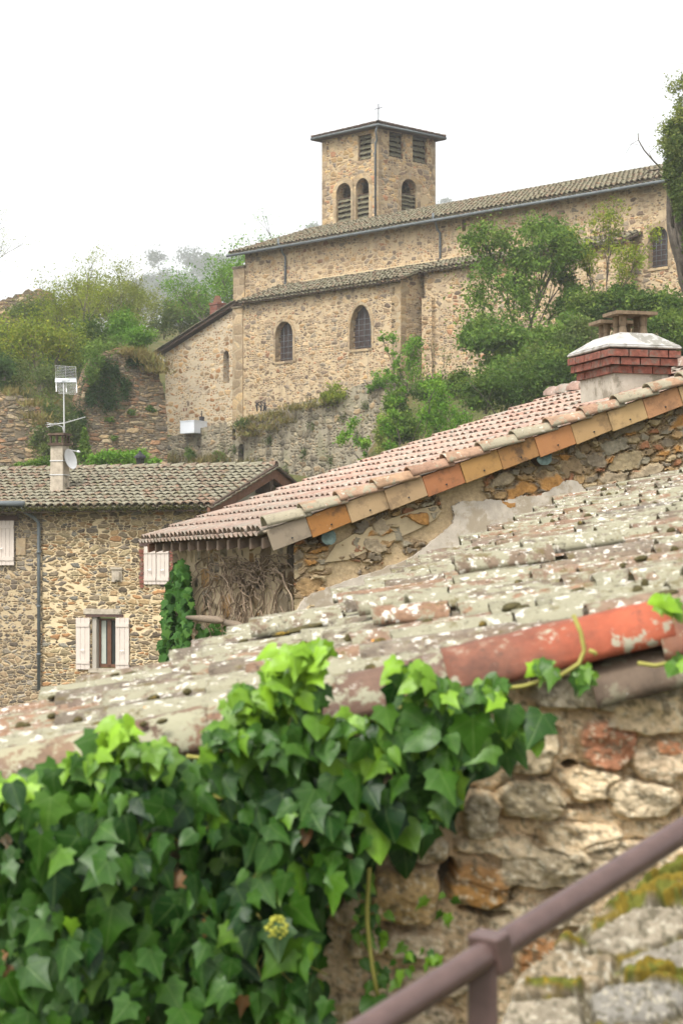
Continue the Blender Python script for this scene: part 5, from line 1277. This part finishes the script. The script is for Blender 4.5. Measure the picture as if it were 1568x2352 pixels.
while cnt < 420:                        # leaves close against the wall, toned dark to paint shade into the gaps
    X, Y = rg.uniform(-60,1200), rg.uniform(1640,2380)
    if poly_in(X, Y, IP): addleaf(X, Y, 4.17, rg.uniform(.05,.08), rg.uniform(0,.2), .2, .3); cnt += 1
# young shoots: clusters of fresh leaves
for (X, Y, n, sx, sy, tn) in ((690,1530,40,50,30,.85),(640,1600,46,50,36,.72),(560,1625,26,36,34,.66),(510,1700,22,40,24,.55),(275,1690,24,26,24,.9),(200,1765,24,50,16,.66),(320,1740,20,44,18,.62),(20,1825,24,34,22,.9),(70,1865,18,44,24,.7),(950,1560,20,40,20,.66),(1000,1590,20,46,22,.55),(1110,1595,18,44,20,.58),(1245,1545,8,24,14,.68),(1340,1560,7,30,12,.6),(1530,1395,9,30,14,.78),(1560,1530,6,16,14,.66),(250,1850,30,56,36,.42),(330,1960,26,50,46,.34),(620,1710,26,64,34,.42),(730,1500,12,24,14,.8),(820,1670,10,20,16,.55),(890,1755,6,12,12,.6)):
    for k in range(n):
        addleaf(rg.gauss(X, sx*.6), rg.gauss(Y, sy*.6)-15, (4.02 if Y < 1650 else 3.98)-rg.random()*.10, rg.uniform(.026,.055), min(.93, max(.1, rg.gauss(tn, .12))), .6, .7, .9)
for (X, Y, n) in ((840,2100,14),(870,2240,12),(930,2210,10),(860,2150,8),(975,2190,5),(820,2010,8),(1015,2090,6),(860,2330,3)):
    for k in range(n): addleaf(rg.gauss(X, 22), rg.gauss(Y, 22), 4.12-rg.random()*.05, rg.uniform(.018,.034), rg.uniform(.4,.75), .3, .5, .9)
addleaf(860,2290,4.05,.075,.45,.1,.1,.2); addleaf(1085,1650,3.93,.085,.5,.2,.1,.2); addleaf(1245,1640,3.97,.085,.2,.2,.1,.2); addleaf(1170,1620,3.95,.07,.4,.2,.1,.2); addleaf(990,1670,3.95,.08,.45,.2,.1,.2); addleaf(1010,1790,4.0,.085,.12,.1,.1,.2); addleaf(230,1690,3.95,.085,.5,.3,.2,.3); addleaf(260,2080,3.82,.09,.4,.2,.2,.2)
link('foliage', ivy_mesh('foliage', lv), L_ivy, ivy, True)
mb = MB()
for path in ([(1305,1410),(1322,1450),(1330,1490),(1318,1520),(1280,1545),(1200,1575),(1120,1585)],[(1460,1522),(1500,1528),(1540,1520),(1568,1508)],[(430,1735),(470,1740),(500,1720),(540,1715)],[(440,1790),(500,1830),(545,1848)],[(848,1990),(845,2030),(842,2080),(843,2120),(847,2160),(855,2220),(868,2290)],[(325,2150),(315,2050),(300,1960),(290,1860)],[(690,1600),(660,1680),(640,1760)],[(1000,1620),(950,1600),(900,1640)],[(1340,1490),(1352,1494),(1357,1500)]):
    mb.tube([at(X, Y, 4.05 if Y < 1700 else 4.08)+Vector((0, -.02-(.06 if Y < 1560 and 1250 < X < 1400 else 0), 0)) for X, Y in path], .0045, 6)
for k in range(25):
    X, Y = rg.uniform(0,700), rg.uniform(1760,2300); mb.tube([at(X, Y, 4.16), at(X+rg.gauss(0,20), Y+40, 4.06), at(X+rg.gauss(0,40), Y+75, 3.98)], .0016, 5)
mb.build('stem', M['ivystem'], ivy, True)
# flower head
mb = MB(); c = at(636, 2130, 3.86)
for k in range(70):
    v_ = Vector((rg.gauss(0,1), rg.gauss(0,1), rg.gauss(0,1))).normalized(); e = c+v_*.022*rg.uniform(.7,1.1); rock(mb, e, Vector((1,0,0)), Vector((0,1,0)), Vector((0,0,1)), .0032, .0032, .0032, k, 2, (6,4), 0)
mb.build('flower_head', plain('ivy_flower', (.36,.36,.05), .8, .2, 30), ivy, True)

# ------------------------------------------------------------------ NEAR STONE STEPS AND HANDRAIL
steps = thing('stone_steps', 'mossy rough stone steps behind the handrail at the lower right corner', 'steps', (.5, 3.4, -1.2))
def step_relief():
    A, B, C = at(1100,2352,3.35), at(1568,2352,3.27), at(1568,1960,3.62); n = (B-A).cross(C-A).normalized(); n = n if n.z > 0 else -n
    nx, nz = 350, 230; X = np.linspace(960, 2000, nx); Yp = np.linspace(1850, 2520, nz); XX, YY = np.meshgrid(X, Yp)
    D = np.stack([(XX-CX)/F, np.ones(XX.shape), (HZ-YY)/F], -1); nn = np.array(n); tt = np.dot(np.array(A), nn)/(D@nn); P = D*tt[...,None]
    wx = XX+70*(fbm(XX/150, YY/150, 3)-.5)+16*(fbm(XX/40, YY/40, 9)-.5); wy = YY+.10*(XX-1300)+46*(fbm(XX/160+7, YY/120, 4)-.5)+14*(fbm(XX/40+3, YY/40, 12)-.5)
    pal = np.array([(.30,.26,.195),(.34,.285,.20),(.25,.235,.205),(.37,.32,.235),(.30,.24,.16),(.28,.255,.21)])*.74
    d1, d2, rid = cell(wx, wy, 290, 92, 22, 4.5); e = (d2-d1)*.5; m = np.clip((e-.02)/.06, 0, 1); m = m*m*(3-2*m)
    H = -.012+.012*(fbm(XX/30, YY/30, 21)-.5); Cc = np.ones(XX.shape+(3,))*np.array((.10,.085,.055))*(.6+.8*fbm(XX/30, YY/30, 31))[...,None]
    col = pal[(rid*5.99).astype(int)]*(.6+.8*fbm(XX/34+rid*50, YY/26, 47, 5))[...,None]
    H = H*(1-m)+m*(.002+.010*((rid*7.7) % 1)+.022*(fbm(XX/70+rid*9, YY/40, 17)-.5)); Cc = Cc*(1-m[...,None])+col*m[...,None]
    sp = np.clip((fbm(XX/13, YY/11, 71, 4)-.57)*9, 0, .75)[...,None]; Cc = Cc*(1-sp)+np.array((.085,.075,.05))*sp
    sp = np.clip((fbm(XX/12+5, YY/9, 77, 3)-.62)*9, 0, .8)[...,None]; Cc = Cc*(1-sp)+np.array((.36,.33,.26))*sp
    # moss: the big orange-yellow cushion and the green seams between stones
    mo = np.zeros(XX.shape)
    for cx, cy, rx, ry in ((1500,2035,95,42),(1545,2000,70,36),(1430,2075,60,24),(1500,2240,70,26),(1560,2250,40,22),(1280,2270,70,12),(1300,2160,60,10)):
        q = ((XX-cx)/rx)**2+((YY-cy)/ry)**2+1.5*(fbm(XX/24, YY/20, 90, 4)-.5); mo = np.maximum(mo, np.clip((1.05-q)*3, 0, 1))
    mo = np.maximum(mo, np.clip((fbm(XX/70, YY/60, 83)-.50)*7, 0, 1)*(1-m)*.9)
    f = fbm(XX/22, YY/18, 95, 4); mc = np.where((f > .52)[...,None], np.array((.15,.11,.016)), np.array((.10,.105,.02)))*(.55+.9*fbm(XX/8, YY/8, 97, 3))[...,None]
    Cc = Cc*(1-mo[...,None])+mc*mo[...,None]; H = H+mo*(.012+.02*(f-.5))
    edge = np.interp(XX, [960,1150,1180,1290,1420,1568,1720,2000], [2420,2352,2262,2165,2066,1975,1900,1780])+14*(fbm(XX/40, XX/40, 15)-.5); q = np.clip((edge-YY)/26, 0, 3)
    H = H-.05*q**2-.02*q+.009*(fbm(XX/12, YY/12, 55, 4)-.5)
    V = (P+H[...,None]*nn).reshape(-1,3); idx = np.arange(nx*nz).reshape(nz, nx); Fq = np.stack([idx[:-1,:-1], idx[1:,:-1], idx[1:,1:], idx[:-1,1:]], -1).reshape(-1,4)
    Fq = Fq[q.reshape(-1)[Fq].min(1) < 2.9]
    me = bpy.data.meshes.new('rubble'); me.from_pydata(V.tolist(), [], Fq.tolist()); me.update()
    ca = me.color_attributes.new('stonecol', 'FLOAT_COLOR', 'POINT'); ca.data.foreach_set('color', np.concatenate([np.clip(Cc.reshape(-1,3), 0, 1), np.ones((nx*nz,1))], 1).astype(np.float32).ravel())
    t = NT('step_rubble'); p = t.geo(); c = t.attr('stonecol', 'Color')
    c = t.mix(1.0, c, t.ramp(t.noise(p, 50, 6, .7), [(.25,(.62,.6,.57)),(.75,(1.3,1.3,1.28))]), 'MULTIPLY'); t.bump(t.noise(p, 90, 6, .75), .7, .006)
    link('rubble', me, t.done(c, .95, .12), steps, True)
    mb = MB(); q4 = [at(1150,2560,3.2), at(1700,2560,3.1), at(1720,2040,3.62), at(1330,2220,3.5)]
    mb.hexa([Vector((q.x, q.y, -5)) for q in q4]+[q+Vector((0,0,-.16)) for q in q4]); fixn(mb.build('footing', plain('earth_mortar', (.16,.135,.09), .95, .5, 14, .8), steps))
step_relief()
rail = thing('handrail', 'brown painted round metal handrail on a post in the lower right foreground', 'handrail', at(1102, 2400, 2.9))
ra, rb = at(800, 2391, 2.62), at(1640, 1863, 3.25); D = (rb-ra).normalized(); mb = MB(); mb.tube([ra-D*.4, ra, (ra+rb)/2, rb, rb+D*2.5], .021, 20); mb.build('rail', M['rail'], rail, True)
# post under the collar
tpar = .339; jc = ra+(rb-ra)*tpar
mb = MB(); w = .0205; mb.hexa([jc+Vector((i*w-.012, j*w, z)) for z in (-2.2, -.015) for i, j in ((-1,-1),(1,-1),(1,1),(-1,1))]); o = fixn(mb.build('post', M['rail'], rail)); bv = o.modifiers.new('soft', 'BEVEL'); bv.width = .004; bv.segments = 2
sd = D.cross(Vector((0,0,1))).normalized(); un = sd.cross(D); mb = MB(); hw_ = .028
mb.hexa([jc+D*k*.016+sd*i*hw_+un*j*hw_ for k in (-1,1) for i, j in ((-1,-1),(1,-1),(1,1),(-1,1))]); o = fixn(mb.build('collar', M['rail'], rail)); bv = o.modifiers.new('soft', 'BEVEL'); bv.width = .004; bv.segments = 2

# ================================================================== VEGETATION
GT = 'trees on the hillside left of the church'
def gz(X, d): p = at(X, 0, d); return Vector((p.x, p.y, ground_z(p.x, p.y)-.2))
def px_tree(name, label, X, Ytop, d, spread, n, size, mat, Xb=None, **k):
    b = gz(Xb if Xb is not None else X, d); t = at(X, Ytop, d); return tree(name, label, b, t, spread, n, size, mat, **k)
px_tree('bare_tree', 'sparse tree with thin bare arching branches at the far left edge', 5, 540, 112, .75, 1800, .075, L_pale, Xb=-40, levels=4, r=.12, kids=3, seed=5, cl=.6, group=GT)
px_tree('small_tree', 'yellow green young tree above the low ruined wall', 62, 720, 99, .5, 3800, .13, L_yel, Xb=88, levels=3, r=.08, kids=4, seed=8, cl=.55, group=GT, extra=[pb(60,790,99,52,60), pb(48,745,99,36,45)])
px_tree('small_tree', 'tall pale leafed tree with forked grey trunk above the rampart', 212, 665, 107, .55, 4200, .085, L_yel, Xb=205, levels=4, r=.10, kids=3, seed=11, cl=.5, group=GT)
px_tree('small_tree', 'spindly tree leaning right over the top of the rampart', 265, 705, 110, .6, 3200, .085, L_pale, Xb=240, levels=4, r=.09, kids=3, seed=15, cl=.45, group=GT)
px_tree('small_tree', 'olive coloured tree between the rampart and the far hazy trees', 335, 705, 118, .6, 3600, .10, L_pale, levels=4, r=.1, kids=3, seed=17, cl=.5, group=GT)
px_tree('small_tree', 'twisted yellow leafed tree just left of the annex chimney', 415, 690, 138, .5, 2800, .13, L_yel, levels=4, r=.1, kids=3, seed=21, cl=.55, group=GT)
px_tree('small_tree', 'bright green tree pressed against the end of the church nave', 520, 590, 128, .45, 5200, .15, L_bright, levels=3, r=.12, kids=4, seed=25, cl=.8, group=GT, extra=[pb(520,650,128,34,50), pb(485,690,128,38,34), pb(540,610,129,25,26)])
px_tree('small_tree', 'tip of a green tree showing over the nave roof left of the tower', 672, 525, 136, .5, 1300, .10, L_bright, levels=3, r=.1, kids=3, seed=27, cl=.5, group=GT)
GB = 'bushes on the hillside left of the church'
bush('hill_bush', 'olive brown bush on the skyline at far left', [pb(110,730,122,85,56), pb(65,710,122,46,34), pb(160,710,122,45,40)], 8000, .12, L_olive, group=GB)
bush('hill_bush', 'dark bush above the rampart left of the spindly tree', [pb(165,820,104,70,60), pb(205,770,106,48,50)], 6500, .12, L_dark, group=GB)
bush('hill_bush', 'round light green bush on top of the rampart', [pb(322,775,104,36,30), pb(285,750,106,40,38)], 5200, .12, L_bright, group=GB)
bush('hill_bush', 'olive thicket behind the annex roof edge', [pb(420,735,136,54,46), pb(370,735,134,42,44), pb(465,710,137,32,36)], 6200, .13, L_olive, group=GB)
bush('hill_bush', 'pale thicket on the slope under the skyline bush', [pb(250,690,116,70,52), pb(320,700,120,46,44), pb(190,700,118,60,50)], 6500, .13, L_pale, group=GB)
bush('hill_bush', 'yellowing thicket at the left edge above the low wall', [pb(10,800,104,50,60), pb(30,860,98,60,40), pb(110,880,97,50,36)], 5200, .12, L_olive, group=GB)
bush('hill_bush', 'dark ivy clump at the left edge on the ruined slope', [pb(10,845,95,28,30)], 1500, .10, L_rock, group=GB)
bush('hill_bush', 'tall green bush growing between the two ruined walls', [pb(120,955,93,46,60), pb(105,1020,91,46,44), pb(160,1000,93,34,50)], 6200, .11, L_olive, group=GB)
bush('hill_bush', 'hazel bush at the top of the tall rampart', [pb(235,800,99,42,36), pb(215,840,98,30,40)], 3200, .11, L_ash, group=GB)
# climbing ivy on the rampart
v, a = cloud([(tuple(PL2.px(X, Y, .05)), (rx*98/F, .12, ry*98/F)) for X, Y, rx, ry in ((235,900,36,44),(180,960,24,40),(300,830,30,16),(240,850,30,30),(215,890,26,38),(250,920,26,26),(285,890,18,30),(265,860,14,26),(205,915,20,26))], 8000, .09, 30, .3, .1)
o = thing('wall_ivy', 'dark ivy patch covering the left half of the tall rampart', 'ivy', PL2.px(235, 950)); link('foliage', np_mesh('foliage', v, 4, a), L_rock, o)
v, a = cloud([(tuple(PL2.px(X, Y, .05)), (rx*98/F, .1, ry*98/F)) for X, Y, rx, ry in ((325,835,18,12),(345,940,14,8),(300,945,12,8),(250,965,16,6),(260,1005,10,7))], 900, .09, 8, .3, .1)
o = thing('wall_ivy', 'small green tufts rooted in the face of the tall rampart', 'ivy', PL2.px(300, 960)); link('foliage', np_mesh('foliage', v, 4, a), L_ash, o)
# cypress and bramble behind the house
cyp = thing('cypress', 'small dark pointed conifer behind the house roof', 'tree', gz(195, 72)); mb = MB(); b = gz(195, 72); mb.tube([b, at(195,985,72)], [.08,.02], 6); mb.build('trunk', M['bark'], cyp)
v, a = cloud([pb(195,1050-k*9,72,15-k*1.6,10) for k in range(8)], 2400, .09, 8, .3, .3); link('crown', np_mesh('crown', v, 4, a), L_ash, cyp)
bush('bramble', 'bright green bramble heap behind the house ridge', [pb(265,1055,70,46,20), pb(310,1052,71,36,18), pb(235,1062,70,34,14), pb(345,1062,72,20,12)], 4200, .10, L_bright)
bush('bramble', 'low green weeds behind the ridge at the left of the house chimney', [pb(60,1072,70,40,10), pb(100,1064,70,30,14)], 1600, .08, L_ash)
# dry grass
def grass(label, spots, n, h, mat, cat='grass tuft', name='grass_tuft'):
    P = []; R = []
    for (p, w, dd) in spots:
        m = n; c = np.array(p)+np.stack([RNG.normal(size=m)*w, RNG.normal(size=m)*dd, RNG.normal(size=m)*.06], 1)
        tip = c+np.stack([RNG.normal(size=m)*h*.4, RNG.normal(size=m)*h*.4, h*(.5+.6*RNG.random(m))], 1)
        s = RNG.normal(size=(m,3))*.018; P.append(np.stack([c-s, c+s, tip], 1).reshape(-1,3)); R.append(RNG.random(m))
    o = thing(name, label, cat, spots[0][0]); link('blades', np_mesh('blades', np.concatenate(P), 3, np.concatenate(R)), mat, o)
grass('tawny dry grass on the crest of the tall rampart', [(tuple(at(X, Y+12, 98.6)), .35, .3) for X, Y in ((292,800),(315,803),(335,812),(350,822),(362,842))], 260, .42, L_dry)
grass('tawny grass hanging along the terrace wall below the church buttress', [(tuple(W3.px(X, Y, .12)), .45, .2) for X, Y in ((600,965),(640,955),(680,940),(720,935),(625,985),(660,970),(575,985),(760,925),(585,1000))], 230, .34, L_dry)
grass('dry rust coloured grass above the low ruined wall', [(tuple(at(X, Y, 91)), .3, .3) for X, Y in ((85,960),(75,930),(30,905),(100,975))], 140, .4, L_dry)
grass('dry grass at the foot of the terrace wall near the niche', [(tuple(W3.px(X, Y, .2)), .4, .2) for X, Y in ((360,1065),(470,1068),(500,1062),(575,1075),(395,1062))], 260, .6, L_dry)
bush('wall_shrub', 'yellow flowering shrub on the crest of the terrace wall', [(tuple(W3.px(772,905,.1)), (.6,.4,.5)), (tuple(W3.px(750,915,.15)), (.35,.3,.3))], 2200, .09, L_yel)
bush('wall_shrub', 'round olive shrub on the crest of the terrace wall left end', [(tuple(W3.px(562,975,.15)), (.48,.35,.32))], 1300, .08, L_olive)
bush('wall_shrub', 'small shrub growing low on the terrace wall above the house ridge', [(tuple(W3.px(438,1045,.15)), (.28,.2,.42)), (tuple(W3.px(505,1050,.15)), (.45,.25,.3))], 1500, .08, L_ash)
bush('wall_shrub', 'green shoots trailing over the terrace wall corner', [(tuple(W3.px(872,880,.15)), (.4,.25,.35)), (tuple(W3.px(850,893,.12)), (.2,.2,.2))], 800, .09, L_bright)
v, a = cloud([(tuple(W3.px(X, Y, .03)), (.35,.06,.3)) for X, Y in ((620,1010),(700,1040),(660,1075),(790,960),(820,1000),(760,1060),(540,1030),(720,980),(600,1060),(845,930))], 1500, .07, 6, .4, .1)
o = thing('wall_ivy', 'scattered small plants on the streaked face of the terrace wall', 'ivy', W3.px(700, 1075)); link('foliage', np_mesh('foliage', v, 4, a), L_olive, o)
# dark dead plants against the chapel wall
mb = MB(); rg = random.Random(3); 
for X in (592, 600, 606, 612, 690):
    b = W3.px(X+rg.uniform(-2,2), 945, -.6); mb.tube([b, b+Vector((rg.gauss(0,.05), 0, .45))], [.05,.03], 5)
    for k in range(5): q = b+Vector((0,0,.1+.08*k)); mb.tube([q, q+Vector((rg.gauss(0,.14), rg.gauss(0,.1), .18))], [.03,.012], 4)
tag(mb.build('dead_plant', M['iron'], None), 'blackened dead plant stalks at the foot of the church chapel wall', 'plant')

# right-hand slope
GR = 'shrubs on the slope in front of the church'
px_tree('ash_tree', 'large bushy ash tree hiding the middle of the church wall', 1150, 530, 87, .18, 10500, .14, L_ash, Xb=1160, levels=3, r=.12, kids=4, seed=31, cl=.40, extra=[pb(1208,545,87,24,40), pb(1135,560,87,26,44), pb(1200,610,87,36,44), pb(1130,635,86,46,44), pb(1100,685,86,42,50), pb(1190,690,86,44,60), pb(1140,745,85,74,40)])
px_tree('ash_tree', 'slender yellow leafed sapling below the large arched window', 1428, 545, 89, .16, 2600, .12, L_yel, levels=3, r=.06, kids=4, seed=33, cl=.28, extra=[pb(1428,585,89,18,34), pb(1432,640,89,30,36), pb(1412,600,89,18,20)])
px_tree('ash_tree', 'small ash sapling with feathery yellow green top above the pink tile roof', 1012, 900, 70, .12, 3400, .10, L_bright, levels=3, r=.05, kids=3, seed=35, cl=.16, extra=[pb(1006,905,70,22,22), pb(1005,945,70,36,28), pb(1055,962,71,24,18), pb(1010,985,70,34,20)])
px_tree('ash_tree', 'narrow green sapling beside the chapel corner stones', 958, 800, 90, .10, 2000, .11, L_bright, levels=3, r=.05, kids=3, seed=37, cl=.2, extra=[pb(957,815,90,13,30), pb(952,860,89,22,26)])
px_tree('bare_tree', 'thin leafless sapling in front of the church wall', 1040, 770, 88, .5, 60, .08, L_olive, levels=3, r=.045, kids=3, seed=39, cl=.3)
bush('slope_shrub', 'dense dark green shrub below the slender yellow sapling', [pb(1365,715,85,58,46), pb(1305,720,86,30,44), pb(1420,705,85,46,46)], 13000, .13, L_dark, group=GR)
bush('slope_shrub', 'broad dark green shrub at the right edge behind the brick chimney', [pb(1500,710,83,60,44), pb(1560,720,82,44,66), pb(1540,780,80,66,50)], 14000, .13, L_dark, group=GR)
bush('slope_shrub', 'mid green shrub spreading under the large ash tree', [pb(1155,805,82,84,48), pb(1260,790,81,70,46), pb(1090,775,84,34,40), pb(1210,850,80,80,40), pb(1310,760,82,40,44)], 19000, .15, L_ash, group=GR)
bush('slope_shrub', 'ivy dark undergrowth sloping down behind the pink tile roof', [pb(1190,880,76,110,56), pb(1290,850,76,90,60), pb(1120,905,75,80,46)], 12500, .11, L_dark, group=GR)
bush('slope_shrub', 'lighter leafy shrub left of the brick chimney', [pb(1330,790,79,60,50), pb(1250,850,78,60,50)], 5200, .12, L_olive, group=GR)
bush('slope_shrub', 'dark shrub over the corner of the terrace wall', [pb(912,935,80,28,46), pb(925,985,76,44,36), pb(890,1005,80,24,34)], 7000, .11, L_dark, group=GR)
bush('slope_shrub', 'silvery leafed shrub at the foot of the terrace wall', [pb(876,985,79,18,36), pb(890,1030,78,26,22)], 2400, .10, L_pale, group=GR)
bush('slope_shrub', 'brownish bramble thicket under the chapel corner', [pb(990,895,86,44,22), pb(1050,885,84,36,30)], 4200, .10, L_dark, group=GR)
# ivy-clad trunk at the right edge
tr = thing('ivy_clad_tree', 'leaning old tree with ivy covered trunk and bare side branch at the right edge', 'tree', gz(1600, 72))
dT = 72; T_ = lambda X, Y, o=0: at(X, Y, dT+o); mb = MB(); b0 = gz(1610, dT)
tp_ = [(1614,760),(1604,720),(1594,680),(1583,640),(1572,600),(1561,560),(1551,520),(1549,475),(1549,430),(1552,380),(1560,330),(1580,240)]
mb.tube([b0]+[T_(x+random.uniform(-3,3), y) for x, y in tp_], [.5]+[(.46-.022*i)*random.uniform(.88,1.12) for i in range(len(tp_))], 12)
for k in range(26):
    x0 = random.uniform(-13,16); j = random.randrange(0, 7); q = tp_[j:j+4]; mb.tube([T_(x+x0+random.uniform(-4,4), y+random.uniform(-8,8), -.36*math.sqrt(max(.05, 1-(x0/26)**2))) for x, y in q], random.uniform(.025,.07), 5)
for path, w in (([(1556,392),(1540,385),(1515,388),(1490,392),(1478,402),(1470,410)], .045), ([(1518,388),(1500,370),(1478,345),(1465,322),(1464,305)], .035), ([(1516,388),(1505,400),(1495,415)], .025), ([(1490,392),(1470,385),(1452,392)], .012), ([(1464,322),(1450,330),(1436,352)], .01), ([(1478,402),(1462,408),(1455,418)], .012), ([(1545,380),(1540,340),(1535,310)], .03), ([(1500,370),(1490,352),(1500,340)], .012), ([(1470,334),(1450,330),(1440,335)], .008)):
    mb.tube([T_(*q, .2) for q in path], [w*(1-.12*i) for i in range(len(path))], 6, cap=False)
mb.build('trunk', plain('rough_lichen_bark', (.085,.07,.055), .95, .5, 5, .9, second=((.19,.185,.13), .58, .7)), tr, True)
v, a = cloud([pb(1565,330,72,24,45), pb(1550,390,71.7,22,40), pb(1572,420,71.7,26,40), pb(1548,430,71.6,18,26), pb(1575,290,72,20,40), pb(1545,350,71.5,20,34), pb(1538,400,71.5,18,30), pb(1560,480,71.5,16,30), pb(1578,560,71.5,16,50), pb(1562,440,71.4,20,34), pb(1552,350,71.4,24,40), pb(1540,300,71.8,16,20), pb(1590,680,71.5,18,60)], 10500, .10, 16, .3, .5); link('ivy', np_mesh('ivy', v, 4, a), L_olive, tr)
v, a = cloud([pb(1545,300,72,30,34), pb(1530,335,72,26,18), pb(1562,240,72,26,30), pb(1548,200,72,24,24), pb(1575,180,72,20,30), pb(1550,270,71.8,26,30), pb(1540,320,71.8,24,22)], 2000, .09, 12, .35, .3); link('crown', np_mesh('crown', v, 4, a), L_pale, tr)
# hazy trees far behind
GF = 'hazy trees far behind the church'
for i, (X, Y, d, rx, ry) in enumerate(((450,650,250,80,62),(390,670,245,60,60),(500,640,255,50,50),(320,690,235,60,50),(300,705,232,60,44),(350,655,240,34,34),(540,640,260,60,48),(470,612,258,40,30),(720,530,285,26,20),(1022,480,290,34,20))):
    L_ = ['broad hazy tree crown highest on the far hill left of the nave','hazy rounded tree on the far hill above the twisted yellow tree','hazy tree on the far hill closest to the nave end','hazy tree on the far hill above the round light green bush','hazy tree on the far hill behind the forked pale tree','small hazy tree in the dip of the far hill skyline','pale far tree crown partly behind the nave end','pointed hazy tree top crowning the far hill','faint far treetop just left of the bell tower','faint far treetop just right of the bell tower'][i]
    d *= 4.4; b = gz(X, d); o = thing('far_tree', L_, 'tree', b, GF); mb = MB(); c = at(X, Y, d); mb.tube([Vector((c.x, c.y, b.z)), c], [1.3,.5], 6); mb.build('trunk', M['bark'], o)
    k = d/F
    bl = [pb(X, Y, d, rx*.7, ry*.7)]+[pb(X+RNG.normal()*rx*.5, Y+RNG.normal()*ry*.5, d+RNG.normal()*2, rx*.4, ry*.36) for _ in range(6)]
    v, a = cloud(bl, 4600, 1.15, 16, .28, .4); link('crown', np_mesh('crown', v, 4, a), L_far, o)

# ================================================================== HAZE, SKY, SUN, CAMERA
mb = MB(); mb.hexa([Vector((x, y, z)) for z in (-8, 290) for x, y in ((-720,-80),(720,-80),(720,1412),(-720,1412))])
hzo = mb.build('haze', None, None) if False else None
me = mb.mesh('haze'); hm = bpy.data.materials.new('haze_air'); hm.use_nodes = True; nt = hm.node_tree; nt.nodes.clear(); ou = nt.nodes.new('ShaderNodeOutputMaterial'); pv = nt.nodes.new('ShaderNodeVolumePrincipled')
pv.inputs['Color'].default_value = (.97,.98,1,1); pv.inputs['Density'].default_value = .00045; pv.inputs['Anisotropy'].default_value = .2
nt.links.new(pv.outputs[0], ou.inputs['Volume'])
ho = link('haze', me, hm); fixn(ho); ho['kind'] = 'stuff'; ho['label'] = 'pale mist fading the far hill trees'; ho.display_type = 'WIRE'

SUN_EL, SUN_AZ = math.radians(57), math.radians(212)      # azimuth clockwise from +Y: behind the camera, a little left
w = bpy.data.worlds.new('World'); SC.world = w; w.use_nodes = True; nt = w.node_tree; bg = nt.nodes['Background']
sk = nt.nodes.new('ShaderNodeTexSky'); sk.sky_type = 'NISHITA'; sk.sun_disc = False; sk.sun_elevation = SUN_EL; sk.sun_rotation = SUN_AZ; sk.dust_density = 4; sk.air_density = 1.0; sk.ozone_density = 1
hs_ = nt.nodes.new('ShaderNodeHueSaturation'); hs_.inputs['Saturation'].default_value = .12; hs_.inputs['Value'].default_value = 1.0
nt.links.new(sk.outputs[0], hs_.inputs['Color']); nt.links.new(hs_.outputs[0], bg.inputs[0]); bg.inputs[1].default_value = .15
sl = bpy.data.lights.new('sun', 'SUN'); sl.energy = 1.2; sl.angle = math.radians(14); sl.color = (1,.95,.87)
so = bpy.data.objects.new('sun', sl); COL.objects.link(so)
dv = Vector((math.sin(SUN_AZ)*math.cos(SUN_EL), math.cos(SUN_AZ)*math.cos(SUN_EL), math.sin(SUN_EL))); so.rotation_euler = dv.to_track_quat('Z', 'Y').to_euler()
cam = bpy.data.cameras.new('camera'); co = bpy.data.objects.new('camera', cam); COL.objects.link(co); SC.camera = co
co.location = (0,0,0); co.rotation_euler = (math.radians(90), 0, 0)
cam.sensor_fit = 'VERTICAL'; cam.sensor_height = 36; cam.sensor_width = 24; cam.lens = 70.0; cam.shift_y = (HZ-1176)/2352
cam.clip_start = .05; cam.clip_end = 6000
cam.dof.use_dof = True; cam.dof.focus_distance = 19.5; cam.dof.aperture_fstop = 7.6
SC.view_settings.view_transform = 'Standard'; SC.view_settings.look = 'None'; SC.view_settings.exposure = 1.32; SC.view_settings.gamma = 1
cy_ = SC.cycles; cy_.max_bounces = 6; cy_.diffuse_bounces = 3; cy_.glossy_bounces = 2; cy_.transmission_bounces = 4; cy_.volume_bounces = 1; cy_.use_denoising = True
